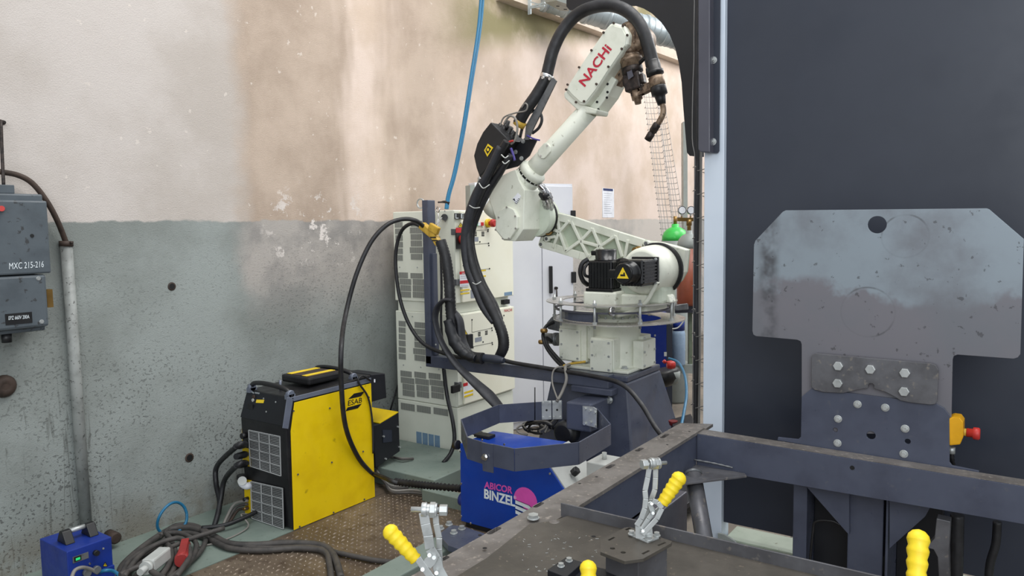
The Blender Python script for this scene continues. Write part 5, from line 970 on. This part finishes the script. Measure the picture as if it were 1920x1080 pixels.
obj('gland', MB().cyl(U(1784, 838, uP+.03), U(1784, 850, uP+.03), .012), 'zinc', ep)
cab('ribbed_lead', [U(1784, 848, uP+.03), U(1785, 862, uP+.035), U(1788, 885, uP+.05)], .008, 'black', 'short ribbed black lead under the amber stop box', ripple=.15)
# headstock behind the beam
hs_ = thing('positioner_column', 'dark blue sheet-steel column under the cross beam, recess in its front', 'column', (3.1, .55, 0)); u0_ = 3.0
def colb(x0, x1, u_a, u_b, z_a, z_b, mm='navy', name='column_sheet'):
    a = U(x0, 950, u0_); b = U(x1, 950, u0_); return obj(name, MB().box((u_a, a.y, z_a), (u_b, b.y, z_b)), mm, hs_, .003)
colb(1487, 1513, 3.0, 3.25, .0, .64); colb(1590, 1657, 3.0, 3.25, .0, .64); colb(1513, 1590, 3.12, 3.25, .0, .64, 'sheet'); colb(1663, 1668, 2.98, 3.25, 0, .62); colb(1668, 1760, 3.2, 3.25, 0, .64, 'sheet')
m = MB(); m.tube([U(1515, 1090, 2.99), U(1524, 1000, 2.99), U(1530, 978, 2.99), U(1560, 977, 2.99), U(1576, 985, 2.99)], .005, 8, 5); obj('edge_trim', m, 'black', hs_)
obj('gusset', MB().prism([U(1503, 902, 2.97), U(1592, 918, 2.97), U(1592, 1003, 2.97)], (.03, 0, 0)), 'navy', hs_); obj('gusset', MB().prism([U(1668, 930, 2.97), U(1748, 944, 2.97), U(1735, 968, 2.97), U(1668, 1028, 2.97)], (.012, 0, 0)), 'navy', hs_)
sa = thing('swing_arm', 'grey cast arm hanging under the beam behind the right yellow grip', 'arm', U(1765, 1080, 2.9))
obj('arm', MB().prism([U(x, y, 2.88) for x, y in ((1756, 972), (1782, 978), (1779, 1030), (1781, 1120), (1762, 1120), (1758, 1045), (1750, 1030), (1735, 1026), (1745, 1018), (1752, 1010))], (.05, 0, 0)), 'steel', sa, .008)
cab('hanging_hose', [U(1795, 965, 3.0), U(1794, 1020, 3.0), U(1791, 1120, 3.0)], .022, 'hose', 'thick black hose hanging left of the thin one under the beam', 'hose')
cab('hanging_hose', [U(1870, 978, 3.1), U(1867, 1020, 3.1), U(1856, 1060, 3.1), U(1852, 1120, 3.1)], .014, 'hose', 'thinner black hose hanging furthest right under the beam', 'hose')

# ================================================================== jig table
jt_ = thing('jig_table', 'dusty dark jig plate bolted to the frame rail, with raised back lip', 'jig plate', (1.3, .5, .7))
sheetp = [Ve((1.73, 1.165, zf+.001)), Ve((1.80, 1.075, zf+.001)), Ve((1.80, -.4, zf+.001)), Ve((.8, -.4, zf+.001)), Ve((.8, 1.15, zf+.001)), Ve((1.6, 1.15, zf+.001))]
obj('plate', mesh1('prism', [Ve((1.69, 1.135, zf)), Ve((1.745, 1.09, zf)), Ve((1.80, 1.075, zf)), Ve((1.80, -.4, zf)), Ve((.8, -.4, zf)), Ve((.8, 1.105, zf)), Ve((1.45, 1.105, zf))], (0, 0, .006)), 'jig', jt_)
obj('back_lip', MB().box((1.80, -.4, zf-.02), (1.806, 1.10, zf+.038)), 'steel', jt_, .001)
p = Z(1000, 972, zf+.006); obj('hex_bolt', MB().hexn((p.x, p.y, zf+.006), EZ, .0155, .012, .018), 'zinc', jt_)
obj('weld_spot', MB().lathe((1.74, 1.085, zf+.004), EZ, [(0, .018), (.002, .015), (.003, .006)], 14), 'worn', jt_)
for q in ((909, 1028), (1113, 1006)): p = Z(*q, zf+.006); obj('small_hole', MB().cyl((p.x, p.y, zf+.0062), (p.x, p.y, zf+.0066), .006), 'dark', jt_)
random.seed(5); m = MB()
for i in range(60):
    p = Z(random.uniform(980, 1150), random.uniform(1000, 1075), zf+.0065); a = random.random()*3; l = random.uniform(.003, .009); m.bar(p, p+Ve((math.cos(a)*l, math.sin(a)*l, 0)), .0015, .001)
o = obj('metal_swarf', m, 'zinc', jt_); o['kind'] = 'stuff'
cbk = thing('clamp_base_block', 'octagonal slotted steel plate on a box block carrying a toggle clamp', 'clamp base', (1.55, .74, zf)); z8 = .86; c45 = crop(1040, 840, 4.5)
o8 = [Z(1125.6, 1013.6, z8), Z(1171, 989, z8), Z(1182, 988, z8), Z(1260, 1014.5, z8), Z(1259, 1018, z8), Z(1206.7, 1047, z8), Z(1171, 1052, z8), Z(1125.6, 1034.7, z8)]
sl = []
for (x0, y0, x1, y1) in ((600, 690, 640, 672), (455, 778, 505, 752), (870, 822, 935, 795), (740, 893, 798, 864)):
    a = Z(*c45(x0, y0), z8); b = Z(*c45(x1, y1), z8); d_ = (b-a).normalized(); n_ = Ve((-d_.y, d_.x, 0))*.003; sl.append([a-n_, b-n_, b+n_, a+n_])
for x, y in ((488, 846), (578, 880)): sl.append(circ(Z(*c45(x, y), z8), EX, EY, .006, 12))
obj('slotted_plate', mesh1('prism', o8, (0, 0, -.008), sl), 'jig', cbk, .0006)
m = MB(); a = Z(1198, 1052, z8-.01); b = Z(1256, 1025, z8-.01); c_ = Z(1180, 1000, z8-.01); d_ = Z(1135, 1025, z8-.01); m.prism([a+(c_-a)*.06, b+(c_-b)*.06, c_, d_], (0, 0, -(z8-.015-zf))); obj('block', m, 'steel', cbk, .002)
bpz = thing('bolted_bar', 'small black bar with two bolts at the bottom edge', 'bar', Z(1060, 1060, zf)); m = MB(); q = [Z(x, y, zf+.035) for x, y in ((1026, 1068), (1062, 1044), (1094, 1054), (1062, 1082))]; m.prism(q, (0, 0, -.028)); obj('bar', m, 'sheet', bpz, .002)
for x, y in ((1052, 1062), (1067, 1052)): p = Z(x, y, zf+.035); obj('bolt', MB().hexn(p, EZ, .007, .008, .009), 'zinc', bpz)
m = MB(); q = [Z(x, y, zf+.02) for x, y in ((1094, 1056), (1200, 1084), (1180, 1110), (1070, 1080))]; m.prism(q, (0, 0, -.012)); obj('side_flat', m, 'sheet', bpz, .002)

# ================================================================== toggle clamps
def grip(par, a, b, r, nm='grip'):
    a, b = Ve(a), Ve(b); d = b-a; L = d.length; pf_ = [(-r*.95, r*.1), (-r*.8, r*.55), (-r*.45, r*.88), (0, r)]
    k = 0; n_ = 5
    for i in range(n_):
        h = L*(i+.5)/n_; tp_ = 1-.22*(i/n_); pf_ += [(h-L*.5/n_+L*.02, r*.97*tp_), (h, r*.84*tp_), (h+L*.32/n_, r*.97*tp_)]
    pf_ += [(L*.99, r*.72), (L, r*.5)]; pf_ = sorted(pf_); return obj(nm, MB().lathe(a, d, pf_, 24), 'ygrip', par)
def bolt_axis(par, a, b, r, parts):
    d = (b-a); L = d.length; dn_ = d.normalized(); sp = obj('spindle', MB().cyl(a, b, r, n=14), 'zinc', par)
    for f_, rr, h, hexa in parts:
        p = a+d*f_; obj('nut' if hexa else 'washer', MB().cyl(p-dn_*h/2, p+dn_*h/2, rr, n=6 if hexa else 20, smooth=not hexa), 'zinc', par, .001)
def clamp(lab, base): return thing('toggle_clamp', lab, 'toggle clamp', base)
C = 1.77; t2 = clamp('toggle clamp standing on the octagonal plate, yellow grip raised to the right', D(1212, 1008, C)); K = lambda x, y, dd=0: D(*c45(x, y), C+dd)
m = MB(); m.prism([Z(*c45(620, 738), z8), Z(*c45(680, 715), z8), Z(*c45(885, 745), z8), Z(*c45(880, 770), z8), Z(*c45(785, 806), z8)], (0, 0, .004)); obj('foot_plate', m, 'zinc', t2, .001)
m = MB(); m.prism([K(680, 650), K(718, 655), K(720, 770), K(683, 762)], fw*.003); m.prism([K(718, 655), K(720, 770), K(830, 745), K(822, 655), K(760, 700)], fw*.003+rt*.0); obj('upright_bracket', m, 'zinc', t2, .0006)
for x, y in ((650, 728), (862, 742), (795, 775)): obj('bolt', MB().hexn(Z(*c45(x, y), z8+.004), EZ, .007, .009, .009), 'zinc', t2)
for L_, dd in ((((690, 655), (728, 600), (760, 510), (768, 430), (762, 360), (785, 250), (800, 150)), -.006), (((700, 740), (745, 650), (800, 540), (818, 430), (845, 350), (850, 250), (852, 120)), .012)):
    m = MB()
    for i in range(len(L_)-1): m.bar(K(*L_[i], dd), K(*L_[i+1], dd), .0125, .004, fw)
    obj('arm_plate', m, 'zinc', t2, .001)
bolt_axis(t2, K(752, 138, -.01), K(942, 124, .01), .0045, ((.02, .012, .014, 1), (.26, .012, .006, 0), (.38, .014, .01, 0), (.55, .0135, .01, 1), (.64, .014, .004, 0)))
for L_, dd in ((((735, 690), (790, 600), (830, 545), (795, 455)), 0), (((740, 730), (860, 600), (905, 510), (870, 460), (825, 445)), -.012), (((790, 470), (845, 545), (900, 500), (895, 465)), .014)):
    m = MB()
    for i in range(len(L_)-1): m.bar(K(*L_[i], dd), K(*L_[i+1], dd), .012, .004, fw)
    obj('link_plate', m, 'zinc', t2, .001)
for x, y in ((820, 470), (830, 550), (745, 700)): obj('rivet', MB().cyl(K(x, y, -.014), K(x, y, .018), .0038, n=10), 'zinc', t2)
grip(t2, K(1045, 262, .0), K(905, 470, 0), .0185)
C1_ = 1.66; c1 = crop(700, 840, 4.5); K1 = lambda x, y, dd=0: D(*c1(x, y), C1_+dd)
t1_ = clamp('toggle clamp at lower left, yellow grip tilted to the left', K1(520, 1150))
for L_, dd, w_ in ((((425, 545), (440, 640), (462, 740), (478, 850), (530, 930)), -.006, .022), (((525, 560), (530, 640), (555, 760), (555, 850), (560, 960)), .014, .014)):
    m = MB()
    for i in range(len(L_)-1): m.bar(K1(*L_[i], dd), K1(*L_[i+1], dd), w_, .004, fw)
    obj('arm_plate', m, 'zinc', t1_, .001)
bolt_axis(t1_, K1(318, 518, 0), K1(612, 524, 0), .0062, ((.38, .016, .012, 0), (.47, .013, .012, 0), (.62, .0175, .012, 1), (.7, .015, .008, 0), (.93, .0125, .018, 1)))
obj('pivot_plate', mesh1('prism', [K1(*q, -.012) for q in ((430, 940), (490, 890), (530, 900), (545, 930), (520, 980), (480, 1020), (420, 980))], fw*.004), 'zinc', t1_, .001)
obj('pivot_plate', mesh1('prism', [K1(*q, -.01) for q in ((400, 990), (440, 1010), (540, 1100), (620, 1120), (600, 1180), (480, 1180))], fw*.004), 'zinc', t1_, .001)
obj('pivot_plate', mesh1('prism', [K1(*q, .0) for q in ((500, 940), (545, 900), (575, 930), (590, 1010), (640, 1100), (640, 1180), (540, 1180), (500, 1010))], fw*.004), 'zinc', t1_, .001)
for x, y in ((512, 925), (532, 1055), (415, 1025), (473, 905)): obj('rivet', MB().cyl(K1(x, y, -.016), K1(x, y, .016), .0045, n=12), 'zinc', t1_)
m = MB(); m.bar(K1(375, 930, -.01), K1(475, 1075, -.01), .016, .005, fw); obj('handle_bar', m, 'zinc', t1_, .001)
grip(t1_, K1(148, 712, 0), K1(362, 945, 0), .0185)
obj('base_plate', mesh1('prism', [Z(860-60, 1085, zf+.03), Z(870, 1085, zf+.03), Z(900, 1150, zf+.03), Z(790, 1150, zf+.03)], (0, 0, -.024)), 'zinc', t1_)
t3 = clamp('yellow ball-ended clamp grip cut off at the bottom centre', D(1103, 1120, 1.5)); grip(t3, D(1103, 1066, 1.5), D(1106, 1170, 1.46), .0175)
m = MB(); m.bar(D(1106, 1165, 1.46), D(1110, 1230, 1.46), .014, .005, fw); obj('handle_bar', m, 'zinc', t3)
t4 = clamp('large yellow clamp grip standing upright at lower right', D(1718, 1120, 1.5)); grip(t4, D(1722, 1012, 1.5), D(1716, 1130, 1.46), .0215)
m = MB(); m.bar(D(1716, 1128, 1.46), D(1714, 1230, 1.44), .016, .006, fw); obj('handle_bar', m, 'zinc', t4)
m = MB(); m.bar(D(1106, 1228, 1.46), D(1106, 1228, 1.46)-EZ*.05, .03, .03)

# ================================================================== small blue box and cable heap on the floor
c9 = crop(60, 900, 6)
sbx = thing('cooling_unit', 'small blue electrical box with handle and green display at lower left', 'electrical box', (1.3, 3.5, 0))
# front face faces the camera (x to the right), left face visible; box stands on the green strip
f0 = Z(128, 1118, 0); fv = 3.42; q0_ = V(125, 1035, fv); q1 = V(209, 1003, fv); zt_ = q0_.z
obj('body', MB().box((q0_.x, fv, 0), (q1.x, fv+.26, zt_)), 'sblue', sbx, .004)
obj('front_ledge', MB().box((q0_.x+.0, fv-.012, 0), (q1.x, fv, zt_-.13)), 'sblue', sbx, .002)
def fb_(x0, y0, x1, y1, mm, nm, th=.002, vv=None): vv = vv or fv; a = V(*c9(x0, y0), vv); b = V(*c9(x1, y1), vv); c_ = V(*c9(x0, y1), vv); return obj(nm, MB().box((a.x, vv-th, a.z), (b.x, vv, c_.z)), mm, sbx)
fb_(455, 868, 640, 940, 'conn', 'display_frame'); fb_(470, 870, 555, 925, 'ink', 'display_glass', .003); fb_(488, 880, 540, 908, 'lcd', 'display_digits', .0035)
p = V(*c9(712, 815), fv); obj('knob', MB().cyl(p, p-EY*.018, .012), 'black', sbx)
for q in ((800, 770), (648, 940)): p = V(*c9(*q), fv); obj('screw', MB().cyl(p, p-EY*.003, .005, n=8), 'chrome', sbx)
for q in ((605, 1040), (715, 1000)): p = V(*c9(*q), fv-.012); obj('socket', MB().cyl(p, p-EY*.02, .016), 'conn', sbx)
tri(c9, 822, 950, 25, sbx, fv-.0125)
zc_ = zt_; e0 = Ve((q0_.x+.05, fv+.12, zc_)); e1 = Ve((q1.x-.04, fv+.12, zc_)); 
for e, nm in ((e0, 'handle_mount'), (e1, 'handle_mount')): obj(nm, MB().prism([e+Ve((-.02, -.05, 0)), e+Ve((-.02, .04, 0)), e+Ve((-.02, .01, .055)), e+Ve((-.02, -.015, .055))], (.04, 0, 0)), 'black', sbx, .004)
obj('handle_bar', MB().cyl(e0+EZ*.043, e1+EZ*.043, .011), 'zinc', sbx)
cab('tube', [V(*c9(440, 1120), fv-.08), V(*c9(480, 1020), fv-.06), V(*c9(560, 985), fv-.05), V(*c9(650, 1000), fv-.03), V(*c9(740, 1045), fv-.02)], .008, 'gcab', 'pale grey tube looping in front of the small blue box', 'tube')
st_ = D(330, 960, 4); p = V(203, 990, WV); tag(obj('rusty_stub', MB().lathe((p.x, WV, .06), -EY, [(0, .03), (.07, .03), (.075, .022)], 14), 'rust'), 'short rusty pipe stub behind the small blue box', 'pipe stub')
cen_ = V(323, 972, 3.72); cab('air_hose_ring', [cen_+Ve((.083*math.cos(a), .01*math.sin(a*2), .083*math.sin(a))) for a in [i*math.pi/8 for i in range(17)]], .0075, 'bhose', 'blue hose ring leaning against the wall', 'hose')
cab('air_hose', [Z(180, 1078, .05), Z(195, 1070, .1), Z(215, 1072, .08), Z(235, 1090, .03)], .008, 'bhose', 'short blue hose at the foot of the small blue box', 'hose')
fz = lambda *L, z=.02: [Z(x, y, (z if len(q_) == 0 else q_[0])) for x, y, *q_ in L]
cab('weld_cable', fz((235, 1100), (225, 1072), (245, 1045), (290, 1010), (330, 990), (380, 995), (425, 1018), (475, 1022), (540, 1018), (600, 1022), (625, 1040), (640, 1085), z=.024), .017, 'cable', 'thick cable sweeping right across the floor plates, upper strand')
cab('weld_cable', fz((255, 1105), (240, 1078), (262, 1050), (300, 1020), (345, 1000), (390, 1010), (430, 1028), (490, 1032), (560, 1028), (608, 1034), (618, 1060), (622, 1100), z=.02), .015, 'cable', 'thick cable beside the upper strand, turning down before it')
cab('weld_cable', fz((425, 1022), (500, 1028), (580, 1026), (640, 1038), (700, 1050), (760, 1056), z=.018), .013, 'cable', 'dark cable reaching furthest right across the floor plates')
heap = [((300, 1005), (330, 985), (372, 988), (385, 1015), (360, 1050), (300, 1085)), ((312, 1000), (340, 1000), (368, 1020), (350, 1060), (290, 1100)), ((225, 1092), (240, 1055), (275, 1030), (310, 1018), (322, 1045), (300, 1085)), ((232, 1082), (262, 1042), (300, 1018), (340, 1010), (356, 1040), (330, 1082)), ((245, 1090), (285, 1048), (312, 1008), (320, 1030), (312, 1065), (275, 1096)), ((310, 998), (322, 1015), (330, 1045), (320, 1078), (290, 1110)), ((250, 1066), (290, 1040), (330, 1022), (352, 1012), (420, 990)), ((225, 1078), (265, 1062), (290, 1075), (330, 1098))]
for i, L_ in enumerate(heap):
    o = cab('coiled_cable', [Z(x, y, .03+.018*(i % 4)) for x, y in L_], .0125, 'cable', 'dusty grey cable in the heap on the floor beside the small blue box', 'cable'); o['group'] = 'coiled cables in the floor heap'
pg = thing('cable_plug', 'pale grey industrial plug lying in the cable heap', 'plug', Z(293, 1052, .08)); a = Z(310, 1036, .1); b = Z(277, 1062, .1); m = MB(); m.bar(a, b, .06, .06); obj('body', m, 'gplas', pg, .008); m = MB(); m.cyl(b, b+(b-a).normalized()*.02, .03); m.cyl(b, b+(b-a).normalized()*.06, .016); obj('gland', m, 'gplas', pg)
rs = thing('red_socket', 'red industrial connector among the coiled cables', 'connector', Z(343, 1040, .06)); a = Z(340, 1052, .08); b = Z(348, 1022, .08); m = MB(); m.lathe(a, b-a, [(0, .03), (.03, .034), (.05, .03), ((b-a).length, .024)], 16); obj('shell', m, 'dred2', rs); obj('lid', MB().bar(a+EZ*.025, b+EZ*.03, .035, .01), 'dred2', rs, .003)
# leads into the yellow machine
fy = lambda x, y, du: fr(x, y, du)
def lead(q, end, lab, r=.0145):
    pts = [fy(*q, .03), fy(q[0]-45, q[1]+8, .12)]+end; cab('welding_lead', pts, r, 'hose', lab); a = fy(q[0]-2, q[1], .02); b = fy(q[0]-62, q[1]+14, .13); m = MB(); m.lathe(a, b-a, [(0, .017), (.02, .021), ((b-a).length*.6, .021), ((b-a).length, .014)], 14); tag(obj('lead_boot', m, 'black'), 'black rubber boot on '+lab, 'cable boot')
lead((128, 532), [D(408, 872, 4.28), D(405, 905, 4.28), D(412, 945, 4.28), D(402, 990, 4.2)], 'the upper thick lead of the yellow machine')
lead((130, 643), [D(422, 898, 4.2), D(414, 935, 4.2), D(408, 965, 4.15), D(400, 992, 4.1)], 'the lower thick lead of the yellow machine')
a = fy(128, 590, .02); b = fy(70, 605, .11); m = MB(); m.lathe(a, b-a, [(0, .016), (.02, .02), ((b-a).length, .017)], 14); tag(obj('lead_boot', m, 'black'), 'short empty black plug between the two thick leads', 'cable plug')
for i, (y, mm, nm) in enumerate(((860, 'gcab', 'pale thin water hose at the lower front of the yellow machine'), (880, 'cable', 'middle thin hose at the lower front of the yellow machine'), (905, 'rust', 'brown thin hose at the lower front of the yellow machine'))):
    cab('water_hose', [fy(135, y, .02), D(440+i*3, 945+i*6, 4.2), D(424+i*3, 972+i*4, 4.15), D(414+i*2, 994, 4.1), D(395, 1008, 4.0)], .008, mm, nm, 'hose')
cab('thin_cable', [fy(150, 940, .02), Z(452, 965, .06), Z(466, 985, .02), Z(445, 1002, .01), Z(405, 1018, .01), Z(370, 1025, .01)], .0045, 'gcab', 'thin grey cable curling on the floor below the yellow machine')
cab('black_wall_cable', [Z(480, 960, .06), Z(455, 972, .05), Z(420, 985, .04), Z(378, 990, .04)], .012, 'hose', 'black cable on the floor along the foot of the wall')
for i in range(6):
    y0 = 905+i*4; pts = [Z(706, 870+i*6, .09), Z(712+i*3, 892+i*4, .05), Z(735, y0+6, .03), Z(775, y0+4+i, .02), Z(815+i*2, y0+8+i*2, .02)] if i < 4 else [Z(708, 878, .1), Z(728, 862-i, .11), Z(752, 856+i, .13), Z(775, 860, .12)]
    o = cab('floor_cable', pts, .008, 'gcab' if i % 2 == 0 else 'cable', 'grey cable in the loops on the floor behind the yellow machine'); o['group'] = 'loose grey cables behind the yellow machine'
cab('thin_cable', [V(695, 714, 3.2), V(680, 705, 3.2), V(672, 716, 3.2), V(690, 745, 3.2), V(698, 790, 3.2), V(700, 850, 3.2)], .006, 'hose', 'thin black cable from the pendant down behind the yellow machine')
m = MB(); m.cyl(V(746, 722, 3.84), V(731, 772, 3.84), .006); tag(obj('wall_rod', m, 'hose'), 'thin dark rod against the wall left of the controllers', 'rod')
